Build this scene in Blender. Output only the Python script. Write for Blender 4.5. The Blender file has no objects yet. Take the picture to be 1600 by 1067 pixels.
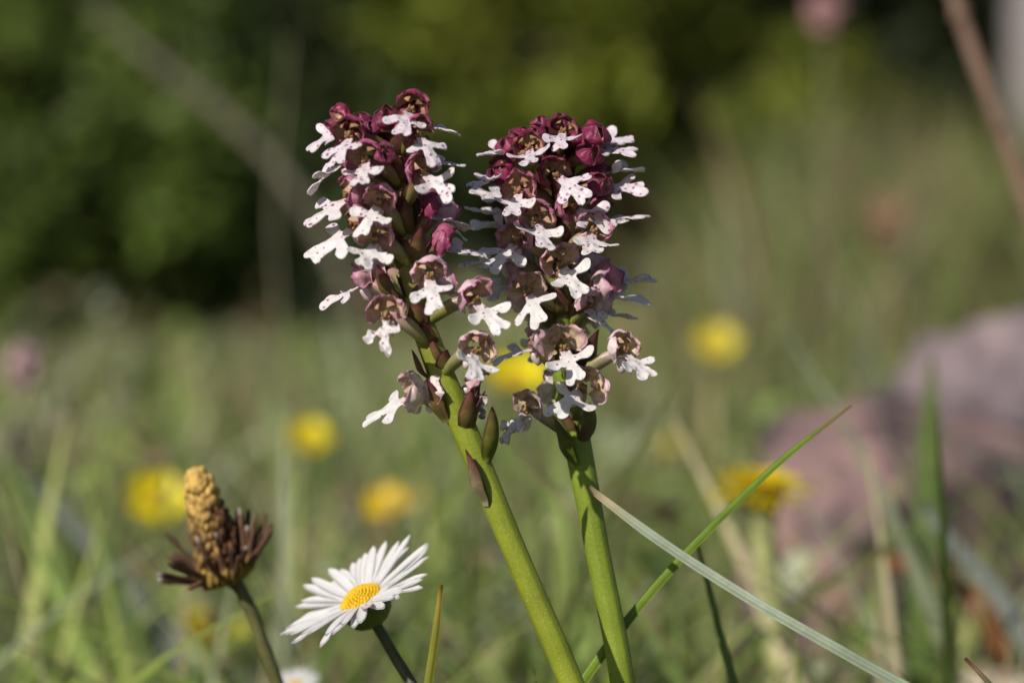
import bpy, math, random
import numpy as np
from math import sin, cos, pi, radians, sqrt, atan2, degrees

random.seed(7)
rng = np.random.default_rng(7)
SC = bpy.context.scene
COL = SC.collection

# ------------------------------------------------------------------ camera
CAM_H = 0.20
PITCH = radians(3.64)
FPX = 1600 * 100.0 / 36.0          # focal length in photo pixels
C0 = np.array([0.0, -0.405, CAM_H])
FWD = np.array([0.0, cos(PITCH), -sin(PITCH)])
UPV = np.array([0.0, sin(PITCH), cos(PITCH)])
cam = bpy.data.cameras.new('camera')
camo = bpy.data.objects.new('camera', cam)
COL.objects.link(camo)
camo.location = C0
camo.rotation_euler = (pi / 2 - PITCH, 0, 0)
cam.lens = 100
cam.sensor_width = 36
cam.clip_start = 0.02
cam.clip_end = 600
cam.dof.use_dof = True
cam.dof.focus_distance = 0.407
cam.dof.aperture_fstop = 12.5
cam.dof.aperture_blades = 9
SC.camera = camo

# ------------------------------------------------------------------ light
SUN_DIR = np.array([-0.58, -0.72, 0.68])
SUN_DIR = SUN_DIR / np.linalg.norm(SUN_DIR)
world = bpy.data.worlds.new('World')
SC.world = world
world.use_nodes = True
nt = world.node_tree
bg = nt.nodes['Background']
sky = nt.nodes.new('ShaderNodeTexSky')
sky.sky_type = 'NISHITA'
sky.sun_disc = False
sky.sun_elevation = math.asin(SUN_DIR[2])
sky.sun_rotation = atan2(SUN_DIR[0], SUN_DIR[1])
nt.links.new(sky.outputs[0], bg.inputs[0])
bg.inputs[1].default_value = 0.055
sun = bpy.data.lights.new('sun', 'SUN')
suno = bpy.data.objects.new('sun', sun)
COL.objects.link(suno)
sun.energy = 4.3
sun.angle = radians(0.55)
sun.color = (1.0, 0.94, 0.84)
suno.rotation_euler = (math.acos(SUN_DIR[2]), 0, atan2(SUN_DIR[0], -SUN_DIR[1]))
suno.location = (0, 0, 3)
SC.view_settings.view_transform = 'Standard'
SC.view_settings.look = 'None'
SC.view_settings.exposure = 0.0
SC.view_settings.gamma = 1.0
SC.view_settings.use_curve_mapping = False
SC.render.engine = 'CYCLES'
SC.cycles.use_denoising = True
SC.cycles.max_bounces = 8
SC.cycles.transparent_max_bounces = 8


def PX(px, py, D):
    """photo pixel + depth along the optical axis -> world point"""
    return C0 + D * (FWD + np.array([1.0, 0, 0]) * ((px - 800) / FPX) + UPV * ((533.5 - py) / FPX))


# ------------------------------------------------------------------ helpers
def lerp(a, b, t):
    return np.asarray(a, float) * (1 - t) + np.asarray(b, float) * t


class MB:
    def __init__(s):
        s.v, s.f, s.c, s.t, s.n = [], [], [], [], 0

    def add(s, v, f, c, t=None):
        v = np.asarray(v, float).reshape(-1, 3)
        c = np.asarray(c, float)
        if c.ndim == 1:
            c = np.tile(c, (len(v), 1))
        s.v.append(v)
        s.c.append(c)
        s.t.append(np.zeros((len(v), 3)) if t is None else np.asarray(t, float))
        if isinstance(f, np.ndarray):
            s.f.extend((f + s.n).tolist())
        else:
            s.f.extend([tuple(i + s.n for i in q) for q in f])
        s.n += len(v)

    def data(s):
        return np.concatenate(s.v), s.f, np.concatenate(s.c), np.concatenate(s.t)


def make_mesh(name, mb, mat, xf=None, smooth=True):
    v, f, c, t = mb.data()
    if xf is not None:
        v = xf(v)
    me = bpy.data.meshes.new(name)
    me.from_pydata(v.tolist(), [], f)
    a = me.attributes.new('Col', 'FLOAT_COLOR', 'POINT')
    a.data.foreach_set('color', np.c_[c, np.ones(len(c))].astype(np.float32).ravel())
    a = me.attributes.new('Tex', 'FLOAT_VECTOR', 'POINT')
    a.data.foreach_set('vector', t.astype(np.float32).ravel())
    if smooth:
        me.polygons.foreach_set('use_smooth', np.ones(len(me.polygons), bool))
    me.materials.append(mat)
    me.update()
    return me


def obj(name, me, parent=None, loc=(0, 0, 0)):
    o = bpy.data.objects.new(name, me)
    COL.objects.link(o)
    o.location = loc
    if parent is not None:
        o.parent = parent
    return o


def tag(o, label, cat, group=None, kind=None):
    if label:
        o['label'] = label
    if cat:
        o['category'] = cat
    if group:
        o['group'] = group
    if kind:
        o['kind'] = kind
    return o


def thing(name, loc, label, cat, group=None):
    o = bpy.data.objects.new(name, None)
    COL.objects.link(o)
    o.location = loc
    o.empty_display_size = 0.01
    return tag(o, label, cat, group)


def catmull(pts, n):
    """smooth curve through points; tangents weighted by chord length so uneven spacing makes no kinks"""
    P = np.asarray(pts, float)
    L = np.maximum(np.linalg.norm(np.diff(P, axis=0), axis=1), 1e-9)
    S = np.diff(P, axis=0) / L[:, None]
    m = len(P) - 1
    T = np.zeros_like(P)
    T[0], T[-1] = S[0], S[-1]
    for i in range(1, m):
        T[i] = (S[i - 1] * L[i] + S[i] * L[i - 1]) / (L[i] + L[i - 1])
    out = []
    for k in range(n):
        u = k / (n - 1) * m
        i = min(int(u), m - 1)
        t = u - i
        out.append((2 * t ** 3 - 3 * t * t + 1) * P[i] + (t ** 3 - 2 * t * t + t) * L[i] * T[i] + (-2 * t ** 3 + 3 * t * t) * P[i + 1] + (t ** 3 - t * t) * L[i] * T[i + 1])
    return np.array(out)


def frames(path):
    P = np.asarray(path, float)
    T = np.gradient(P, axis=0)
    T /= np.linalg.norm(T, axis=1)[:, None] + 1e-12
    ref = np.array([0, -1.0, 0.05]) if abs(T[0][1]) < .8 else np.array([1.0, 0, 0])
    N = np.cross(T, ref)
    N /= np.linalg.norm(N, axis=1)[:, None] + 1e-12
    B = np.cross(T, N)
    return T, N, B


def tube(mb, path, rad, col, seg=12, ribs=0, ribd=0.0, flat=1.0, cap=True, tex=None):
    P = np.asarray(path, float)
    n = len(P)
    rad = np.broadcast_to(np.asarray(rad, float), (n,))
    T, N, B = frames(P)
    a = np.linspace(0, 2 * pi, seg, endpoint=False)
    k = 1 + (ribd * np.cos(ribs * a) if ribs else 0 * a)
    V = P[:, None, :] + rad[:, None, None] * k[None, :, None] * (np.cos(a)[None, :, None] * N[:, None, :] + flat * np.sin(a)[None, :, None] * B[:, None, :])
    col = np.asarray(col, float)
    Cc = np.tile(col, (n * seg, 1)) if col.ndim == 1 else np.repeat(col, seg, axis=0)
    F = []
    for i in range(n - 1):
        for j in range(seg):
            j2 = (j + 1) % seg
            F.append((i * seg + j, i * seg + j2, (i + 1) * seg + j2, (i + 1) * seg + j))
    if cap:
        F.append(tuple(range(seg))[::-1])
        F.append(tuple((n - 1) * seg + j for j in range(seg)))
    tx = np.zeros((n * seg, 3))
    tx[:, 0] = np.tile(a, n)
    tx[:, 1] = np.repeat(np.linspace(0, 1, n), seg)
    mb.add(V.reshape(-1, 3), F, Cc, tx)


def grid_faces(nu, nv, off=0, flip=False):
    F = []
    for i in range(nu - 1):
        for j in range(nv - 1):
            q = (off + i * nv + j, off + i * nv + j + 1, off + (i + 1) * nv + j + 1, off + (i + 1) * nv + j)
            F.append(q[::-1] if flip else q)
    return F


def sheet(mb, V, col_out, col_in, th, tex=None):
    """closed thin solid from a (nu,nv,3) grid: outer side = V, inner side offset by th"""
    nu, nv, _ = V.shape
    du = np.gradient(V, axis=0)
    dv = np.gradient(V, axis=1)
    n = np.cross(du, dv)
    n /= np.linalg.norm(n, axis=2)[:, :, None] + 1e-12
    W = V - n * th
    k = nu * nv
    F = grid_faces(nu, nv, 0) + grid_faces(nu, nv, k, True)
    ring = [(i, 0) for i in range(nu)] + [(nu - 1, j) for j in range(1, nv)] + [(i, nv - 1) for i in range(nu - 2, -1, -1)] + [(0, j) for j in range(nv - 2, 0, -1)]
    idx = [i * nv + j for i, j in ring]
    for a, b in zip(idx, idx[1:] + idx[:1]):
        F.append((b, a, a + k, b + k))
    co = np.broadcast_to(np.asarray(col_out, float), (nu, nv, 3)).reshape(-1, 3)
    ci = np.broadcast_to(np.asarray(col_in, float), (nu, nv, 3)).reshape(-1, 3)
    tx = np.zeros((k, 3)) if tex is None else tex.reshape(-1, 3)
    mb.add(np.vstack([V.reshape(-1, 3), W.reshape(-1, 3)]), F, np.vstack([co, ci]), np.vstack([tx, tx]))


def ellipsoid(mb, c, r, col, nu=8, nv=10, noise=0.0, rot=None):
    th = np.linspace(0.02, pi - 0.02, nu)
    ph = np.linspace(0, 2 * pi, nv, endpoint=False)
    T, Pp = np.meshgrid(th, ph, indexing='ij')
    V = np.stack([np.sin(T) * np.cos(Pp), np.sin(T) * np.sin(Pp), np.cos(T)], -1)
    if noise:
        V = V * (1 + noise * rng.standard_normal((nu, nv, 1)))
    V = V * np.asarray(r, float)
    V = V.reshape(-1, 3)
    if rot is not None:
        V = V @ np.asarray(rot).T
    V = V + np.asarray(c, float)
    F = []
    for i in range(nu - 1):
        for j in range(nv):
            F.append((i * nv + j, (i + 1) * nv + j, (i + 1) * nv + (j + 1) % nv, i * nv + (j + 1) % nv))
    F.append(tuple(range(nv)))
    F.append(tuple((nu - 1) * nv + j for j in range(nv))[::-1])
    mb.add(V, F, col)


# ------------------------------------------------------------------ materials
def mat_base(name, rough=0.5, transl=0.0, noise_scale=300.0, noise_amt=0.25, bump=0.0, bump_scale=900.0, spec=0.4, sheen=0.0, hue=None):
    m = bpy.data.materials.new(name)
    m.use_nodes = True
    t = m.node_tree
    N, L = t.nodes, t.links
    p = N['Principled BSDF']
    at = N.new('ShaderNodeAttribute')
    at.attribute_name = 'Col'
    geo = N.new('ShaderNodeTexCoord')
    nz = N.new('ShaderNodeTexNoise')
    nz.inputs['Scale'].default_value = noise_scale
    nz.inputs['Detail'].default_value = 4
    L.new(geo.outputs['Object'], nz.inputs['Vector'])
    mr = N.new('ShaderNodeMapRange')
    mr.inputs['From Min'].default_value = 0.25
    mr.inputs['From Max'].default_value = 0.75
    mr.inputs['To Min'].default_value = 1 - noise_amt
    mr.inputs['To Max'].default_value = 1 + noise_amt
    L.new(nz.outputs[0], mr.inputs['Value'])
    mx = N.new('ShaderNodeVectorMath')
    mx.operation = 'SCALE'
    L.new(at.outputs['Color'], mx.inputs[0])
    L.new(mr.outputs[0], mx.inputs['Scale'])
    col = mx.outputs[0]
    L.new(col, p.inputs['Base Color'])
    p.inputs['Roughness'].default_value = rough
    p.inputs['Specular IOR Level'].default_value = spec
    if sheen:
        p.inputs['Sheen Weight'].default_value = sheen
    if bump:
        n2 = N.new('ShaderNodeTexNoise')
        n2.inputs['Scale'].default_value = bump_scale
        n2.inputs['Detail'].default_value = 3
        L.new(geo.outputs['Object'], n2.inputs['Vector'])
        b = N.new('ShaderNodeBump')
        b.inputs['Strength'].default_value = bump
        b.inputs['Distance'].default_value = 0.3 / bump_scale
        L.new(n2.outputs[0], b.inputs['Height'])
        L.new(b.outputs[0], p.inputs['Normal'])
    if transl:
        tr = N.new('ShaderNodeBsdfTranslucent')
        L.new(col, tr.inputs['Color'])
        ms = N.new('ShaderNodeMixShader')
        ms.inputs[0].default_value = transl
        L.new(p.outputs[0], ms.inputs[1])
        L.new(tr.outputs[0], ms.inputs[2])
        L.new(ms.outputs[0], N['Material Output'].inputs['Surface'])
    m['colnode'] = mx.name
    return m


M = {}
M['sepal'] = mat_base('orchid_sepal', 0.40, 0.32, 900, 0.22, 0.8, 2000, 0.45, 0.1)
M['bud'] = mat_base('orchid_bud', 0.45, 0.10, 900, 0.45, 1.0, 1600, 0.4, 0.1)
M['ovary'] = mat_base('orchid_ovary', 0.38, 0.12, 500, 0.3, 0.4, 2500, 0.5)
M['bract'] = mat_base('orchid_bract', 0.45, 0.2, 600, 0.4, 0.4, 2000, 0.4)
M['column'] = mat_base('orchid_column', 0.5, 0.1, 900, 0.5, 0.6, 1800, 0.3)
M['daisy_petal'] = mat_base('daisy_petal', 0.5, 0.3, 400, 0.05, 0.2, 1500, 0.3)
M['disc'] = mat_base('daisy_disc', 0.6, 0.1, 1200, 0.2, 0.4, 1500, 0.2)
M['leafy'] = mat_base('green_tissue', 0.45, 0.15, 400, 0.25, 0.3, 1500, 0.4)
M['blade'] = mat_base('grass_blade', 0.45, 0.25, 250, 0.2, 0.25, 1200, 0.4)
M['grass'] = mat_base('meadow_grass', 0.55, 0.3, 60, 0.2, 0, 1, 0.25)
M['yellow'] = mat_base('yellow_petal', 0.35, 0.25, 200, 0.1, 0, 1, 0.4)
M['brown'] = mat_base('withered', 0.7, 0.1, 800, 0.4, 0.5, 1500, 0.2)
M['leaf'] = mat_base('shrub_leaf', 0.5, 0.25, 3, 0.3, 0, 1, 0.3)
M['bark'] = mat_base('bark', 0.85, 0, 25, 0.4, 0.6, 40, 0.2)
M['dry'] = mat_base('dry_stalk', 0.7, 0.1, 60, 0.25, 0, 1, 0.2)


def mat_lip():
    m = mat_base('orchid_lip', 0.42, 0.25, 500, 0.05, 0.35, 2600, 0.45, 0.1)
    t = m.node_tree
    N, L = t.nodes, t.links
    p = N['Principled BSDF']
    src = N[m['colnode']]
    at = N.new('ShaderNodeAttribute')
    at.attribute_name = 'Tex'
    vo = N.new('ShaderNodeTexVoronoi')
    vo.feature = 'F1'
    vo.voronoi_dimensions = '2D'
    vo.inputs['Scale'].default_value = 1.35
    vo.inputs['Randomness'].default_value = 0.8
    L.new(at.outputs['Vector'], vo.inputs['Vector'])
    # only some cells carry a spot
    sep = N.new('ShaderNodeSeparateColor')
    L.new(vo.outputs['Color'], sep.inputs[0])
    siz = N.new('ShaderNodeMapRange')
    siz.inputs['From Min'].default_value = 0.12
    siz.inputs['From Max'].default_value = 1.0
    siz.inputs['To Min'].default_value = 0.0
    siz.inputs['To Max'].default_value = 0.34
    L.new(sep.outputs[0], siz.inputs['Value'])
    zz = N.new('ShaderNodeSeparateXYZ')
    L.new(at.outputs['Vector'], zz.inputs[0])
    sm = N.new('ShaderNodeMath')
    sm.operation = 'MULTIPLY'
    L.new(siz.outputs[0], sm.inputs[0])
    L.new(zz.outputs['Z'], sm.inputs[1])
    sub = N.new('ShaderNodeMath')
    sub.operation = 'SUBTRACT'
    L.new(sm.outputs[0], sub.inputs[0])
    L.new(vo.outputs['Distance'], sub.inputs[1])
    ss = N.new('ShaderNodeMapRange')
    ss.interpolation_type = 'SMOOTHSTEP'
    ss.inputs['From Min'].default_value = -0.06
    ss.inputs['From Max'].default_value = 0.10
    ss.inputs['To Max'].default_value = 0.85
    L.new(sub.outputs[0], ss.inputs['Value'])
    mix = N.new('ShaderNodeMix')
    mix.data_type = 'RGBA'
    mix.inputs['B'].default_value = (0.30, 0.035, 0.19, 1)
    L.new(ss.outputs[0], mix.inputs['Factor'])
    L.new(src.outputs[0], mix.inputs['A'])
    for n in list(N):
        if n.type == 'BSDF_TRANSLUCENT':
            L.new(mix.outputs['Result'], n.inputs['Color'])
    L.new(mix.outputs['Result'], p.inputs['Base Color'])
    return m


M['lip'] = mat_lip()


def mat_stem():
    m = mat_base('orchid_stem', 0.36, 0.0, 250, 0.16, 0.5, 2600, 0.5)
    t = m.node_tree
    N, L = t.nodes, t.links
    p = N['Principled BSDF']
    src = N[m['colnode']]
    tc = N.new('ShaderNodeTexCoord')
    vo = N.new('ShaderNodeTexVoronoi')
    vo.inputs['Scale'].default_value = 2600
    L.new(tc.outputs['Object'], vo.inputs['Vector'])
    mr = N.new('ShaderNodeMapRange')
    mr.inputs['From Min'].default_value = 0.0
    mr.inputs['From Max'].default_value = 0.28
    mr.inputs['To Min'].default_value = 0.6
    mr.inputs['To Max'].default_value = 0.0
    L.new(vo.outputs['Distance'], mr.inputs['Value'])
    mix = N.new('ShaderNodeMix')
    mix.data_type = 'RGBA'
    mix.inputs['B'].default_value = (0.58, 0.60, 0.30, 1)
    L.new(mr.outputs[0], mix.inputs['Factor'])
    L.new(src.outputs[0], mix.inputs['A'])
    L.new(mix.outputs['Result'], p.inputs['Base Color'])
    p.inputs['Subsurface Weight'].default_value = 0.15
    p.inputs['Subsurface Radius'].default_value = (0.0006, 0.0008, 0.0002)
    p.inputs['Subsurface Scale'].default_value = 1.0
    return m


M['stem'] = mat_stem()
M['stem'].node_tree.nodes['Principled BSDF'].inputs['Roughness'].default_value = 0.5


def mat_ground():
    m = bpy.data.materials.new('meadow_soil')
    m.use_nodes = True
    N, L = m.node_tree.nodes, m.node_tree.links
    p = N['Principled BSDF']
    tc = N.new('ShaderNodeTexCoord')
    n1 = N.new('ShaderNodeTexNoise')
    n1.inputs['Scale'].default_value = 6
    n1.inputs['Detail'].default_value = 8
    L.new(tc.outputs['Object'], n1.inputs['Vector'])
    cr = N.new('ShaderNodeValToRGB')
    e = cr.color_ramp.elements
    e[0].position, e[0].color = 0.3, (0.06, 0.045, 0.025, 1)
    e[1].position, e[1].color = 0.7, (0.13, 0.12, 0.05, 1)
    x = e.new(0.5)
    x.color = (0.09, 0.10, 0.03, 1)
    L.new(n1.outputs[0], cr.inputs[0])
    L.new(cr.outputs[0], p.inputs['Base Color'])
    p.inputs['Roughness'].default_value = 0.95
    n2 = N.new('ShaderNodeTexNoise')
    n2.inputs['Scale'].default_value = 80
    n2.inputs['Detail'].default_value = 6
    L.new(tc.outputs['Object'], n2.inputs['Vector'])
    b = N.new('ShaderNodeBump')
    b.inputs['Distance'].default_value = 0.01
    L.new(n2.outputs[0], b.inputs['Height'])
    L.new(b.outputs[0], p.inputs['Normal'])
    return m


def mat_rock(name, c1, c2, c3, scale):
    m = bpy.data.materials.new(name)
    m.use_nodes = True
    N, L = m.node_tree.nodes, m.node_tree.links
    p = N['Principled BSDF']
    tc = N.new('ShaderNodeTexCoord')
    n1 = N.new('ShaderNodeTexNoise')
    n1.inputs['Scale'].default_value = scale
    n1.inputs['Detail'].default_value = 7
    n1.inputs['Distortion'].default_value = 0.6
    L.new(tc.outputs['Object'], n1.inputs['Vector'])
    cr = N.new('ShaderNodeValToRGB')
    e = cr.color_ramp.elements
    e[0].position, e[0].color = 0.40, (*c1, 1)
    e[1].position, e[1].color = 0.66, (*c3, 1)
    x = e.new(0.50)
    x.color = (*c2, 1)
    L.new(n1.outputs[0], cr.inputs[0])
    L.new(cr.outputs[0], p.inputs['Base Color'])
    p.inputs['Roughness'].default_value = 0.9
    n2 = N.new('ShaderNodeTexNoise')
    n2.inputs['Scale'].default_value = scale * 9
    n2.inputs['Detail'].default_value = 8
    L.new(tc.outputs['Object'], n2.inputs['Vector'])
    b = N.new('ShaderNodeBump')
    b.inputs['Distance'].default_value = 0.004
    L.new(n2.outputs[0], b.inputs['Height'])
    L.new(b.outputs[0], p.inputs['Normal'])
    return m


# ------------------------------------------------------------------ setting: ground
def ground_z(x, y):
    far = np.clip((y - 0.8) / 5.0, 0, 1)
    return (0.012 * np.sin(3.1 * x + 1.3) * np.cos(2.3 * y + .4) + 0.006 * np.sin(9 * x) * np.sin(7 * y + 1)
            + far ** 1.5 * np.clip(x, -1, 3) * 0.055) * np.clip(1 - (np.hypot(x, y) - 12) / 20, 0, 1)


def build_ground():
    def axis(n, near, far):
        u = np.linspace(-1, 1, n)
        return np.sign(u) * (near * np.abs(u) + (far - near) * np.abs(u) ** 6)
    xs = axis(161, 8, 300)
    ys = axis(161, 10, 300) + 3
    X, Y = np.meshgrid(xs, ys, indexing='ij')
    Z = ground_z(X, Y)
    mb = MB()
    mb.add(np.stack([X, Y, Z], -1).reshape(-1, 3), grid_faces(161, 161, 0, True), (0.1, 0.1, 0.05))
    o = obj('ground', make_mesh('ground', mb, mat_ground()))
    tag(o, 'meadow soil under the grass, running back to the shrubs', 'ground', None, 'structure')


build_ground()


def gz(p):
    return float(ground_z(np.array(p[0]), np.array(p[1])))


# ------------------------------------------------------------------ orchids
def hood_profile(t, R, close):
    # radius and forward position along a sepal, in millimetres
    r = R * (0.38 + 0.62 * np.sin(np.clip(t / 0.62, 0, 1) * pi / 2))
    r = r * (1 - close * np.clip((t - 0.45) / 0.55, 0, 1) ** 1.7)
    y = -1.9 + 2.75 * t
    return r, y


def flower_cols(age):
    # age 0 = young dark red, 1 = old pale; deep colours the tips, edges and veins, body the rest
    k = [0, .15, .32, .52, .85]
    deep = np.array([np.interp(age, k, c) for c in zip((.20, .008, .045), (.26, .012, .075), (.44, .06, .22), (.66, .25, .46), (.80, .50, .64))])
    body = np.array([np.interp(age, k, c) for c in zip((.26, .014, .065), (.42, .035, .14), (.72, .34, .46), (.86, .64, .68), (.90, .82, .79))])
    return deep, body


def build_hood(age, open_, rs, bud=False):
    mb = MB()
    deep, body = flower_cols(age)
    R = 2.05 if bud else 2.32
    close = 0.95 if bud else 0.30 - 0.12 * age
    j = lambda w: rs.uniform(-w, w)
    sep = [(j(8), 56 + j(6), 0.10, 1.0 + j(.12)), (72 + j(12), 50 + j(8), 0.0, 0.97 + j(.14)), (-72 + j(12), 50 + j(8), 0.02, 0.97 + j(.14))]
    if bud:
        sep = [(0, 66, 0.10, 1.0), (120, 66, 0.04, 1.0), (-120, 66, 0.0, 1.0)]
    nu, nv = 15, 13
    for k, (p0, hw, lift, ln) in enumerate(sep):
        t = np.linspace(0, 1, nu)[:, None]
        s = np.linspace(-1, 1, nv)[None, :]
        w = np.clip(np.sin(pi * np.clip(0.16 + 0.84 * t, 0, 1) ** 0.95), 0.02, 1) ** 0.55
        w = np.maximum(w, np.clip(1.25 - 2.6 * t, 0, 1.25))
        r, y = hood_profile(t * ln, R, close)
        ph = radians(p0) + radians(hw) * s * w
        r = (r + lift) * (1 + 0.05 * np.cos(s * pi) * (1 if bud else .7)) + 0.03 * rs.standard_normal()
        spread = open_ * (1 if k else 0.3)
        r = r + spread * (.5 + rs.random()) * np.clip(t - 0.35, 0, 1) ** 1.4 * 2.6
        y = y + 0 * s + 0.5 * (rs.random() - .5) * t - 0.35 * np.abs(s) ** 2 * t * (0 if bud else 1)
        # rim curls outwards a little, edges wavy
        wave = 0.16 * np.sin(5 * t * pi + rs.random() * 6) * s ** 2 + 0.09 * np.sin(7 * s + rs.random() * 6) * t + (0 if bud else 1) * rs.uniform(-.2, .55) * np.clip((t - .72) / .28, 0, 1) ** 2 + 0.12 * np.sin(2.2 * s + 3 * t + rs.random() * 6)
        r = r + wave + 0.12 * s ** 4 * (0 if bud else 1)
        keel = 0.16 * np.exp(-(s / 0.18) ** 2) * np.sin(pi * t)
        r = r + keel
        ys = 1.25 if bud else 1.0
        V = np.stack([r * np.sin(ph), (y * ys) + 0 * ph, r * np.cos(ph) * 1.04], -1)
        tip = np.clip(t, 0, 1) ** 2.2
        vein = 0.5 + 0.5 * np.cos(s * 5 * pi)
        edge = np.abs(s) ** 3
        f = np.clip((0.15 + 0.75 * tip + 0.35 * edge * t + 0.25 * vein * (.4 + .6 * t)) * (1.12 - 0.5 * age) - .42 * age * (1 - t ** 2), 0, 1)
        co = lerp(body, deep, f[..., None])
        if bud:
            co = co * rs.uniform(.38, .75) + np.array([0.02, 0.004, 0.010])
        inner = lerp((0.60, 0.24, 0.17), (0.92, 0.78, 0.52), 0.15 + 0.85 * min(1, age * 1.2))
        ci = lerp(inner, deep, np.clip(0.95 * t ** 2.6 + 0.5 * edge, 0, 1)[..., None] * .9)
        ci = ci * (0.70 + 0.30 * (1 - vein ** 4))[..., None]
        sheet(mb, V, co, ci, -0.10)
    if not bud:
        # two inner petals, narrow and tan
        for sg in (-1, 1):
            t = np.linspace(0, 1, 9)[:, None]
            s = np.linspace(-1, 1, 7)[None, :]
            w = np.sin(pi * (0.12 + 0.86 * t)) ** 0.7
            ph = sg * radians(38) + radians(22) * s * w
            r, y = hood_profile(t, R * 0.78, 0.42)
            V = np.stack([r * np.sin(ph) + 0 * s, y * 0.85 + 0 * ph, r * np.cos(ph)], -1)
            cc = lerp((0.66, 0.46, 0.22), deep, 0.05 + 0.35 * t[..., None] ** 2 * np.ones((9, 7, 1)))
            sheet(mb, V, cc, cc * 0.9, -0.08)
    return mb


def lip_sdf(A, B, g):
    def cap(ax, ay, bx, by, r0, r1):
        px, py = A - ax, B - ay
        dx, dy = bx - ax, by - ay
        h = np.clip((px * dx + py * dy) / (dx * dx + dy * dy), 0, 1)
        return np.hypot(px - h * dx, py - h * dy) - (r0 + (r1 - r0) * h)

    def smin(a, b, k):
        h = np.clip(0.5 + 0.5 * (b - a) / k, 0, 1)
        return b * (1 - h) + a * h - k * h * (1 - h)
    d = cap(0, -0.2, 0, 2.7, 0.55, g['bw'])
    for q, sg in enumerate((-1, 1)):
        d = smin(d, cap(sg * 0.25, 1.1, sg * g['al'][q], g['ay'][q], 0.36, g['ar'][q]), 0.28)
        d = smin(d, cap(sg * 0.15, 2.6, sg * g['lx'][q], g['ly'][q], 0.52, g['lr'][q]), 0.22)
    return d


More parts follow.
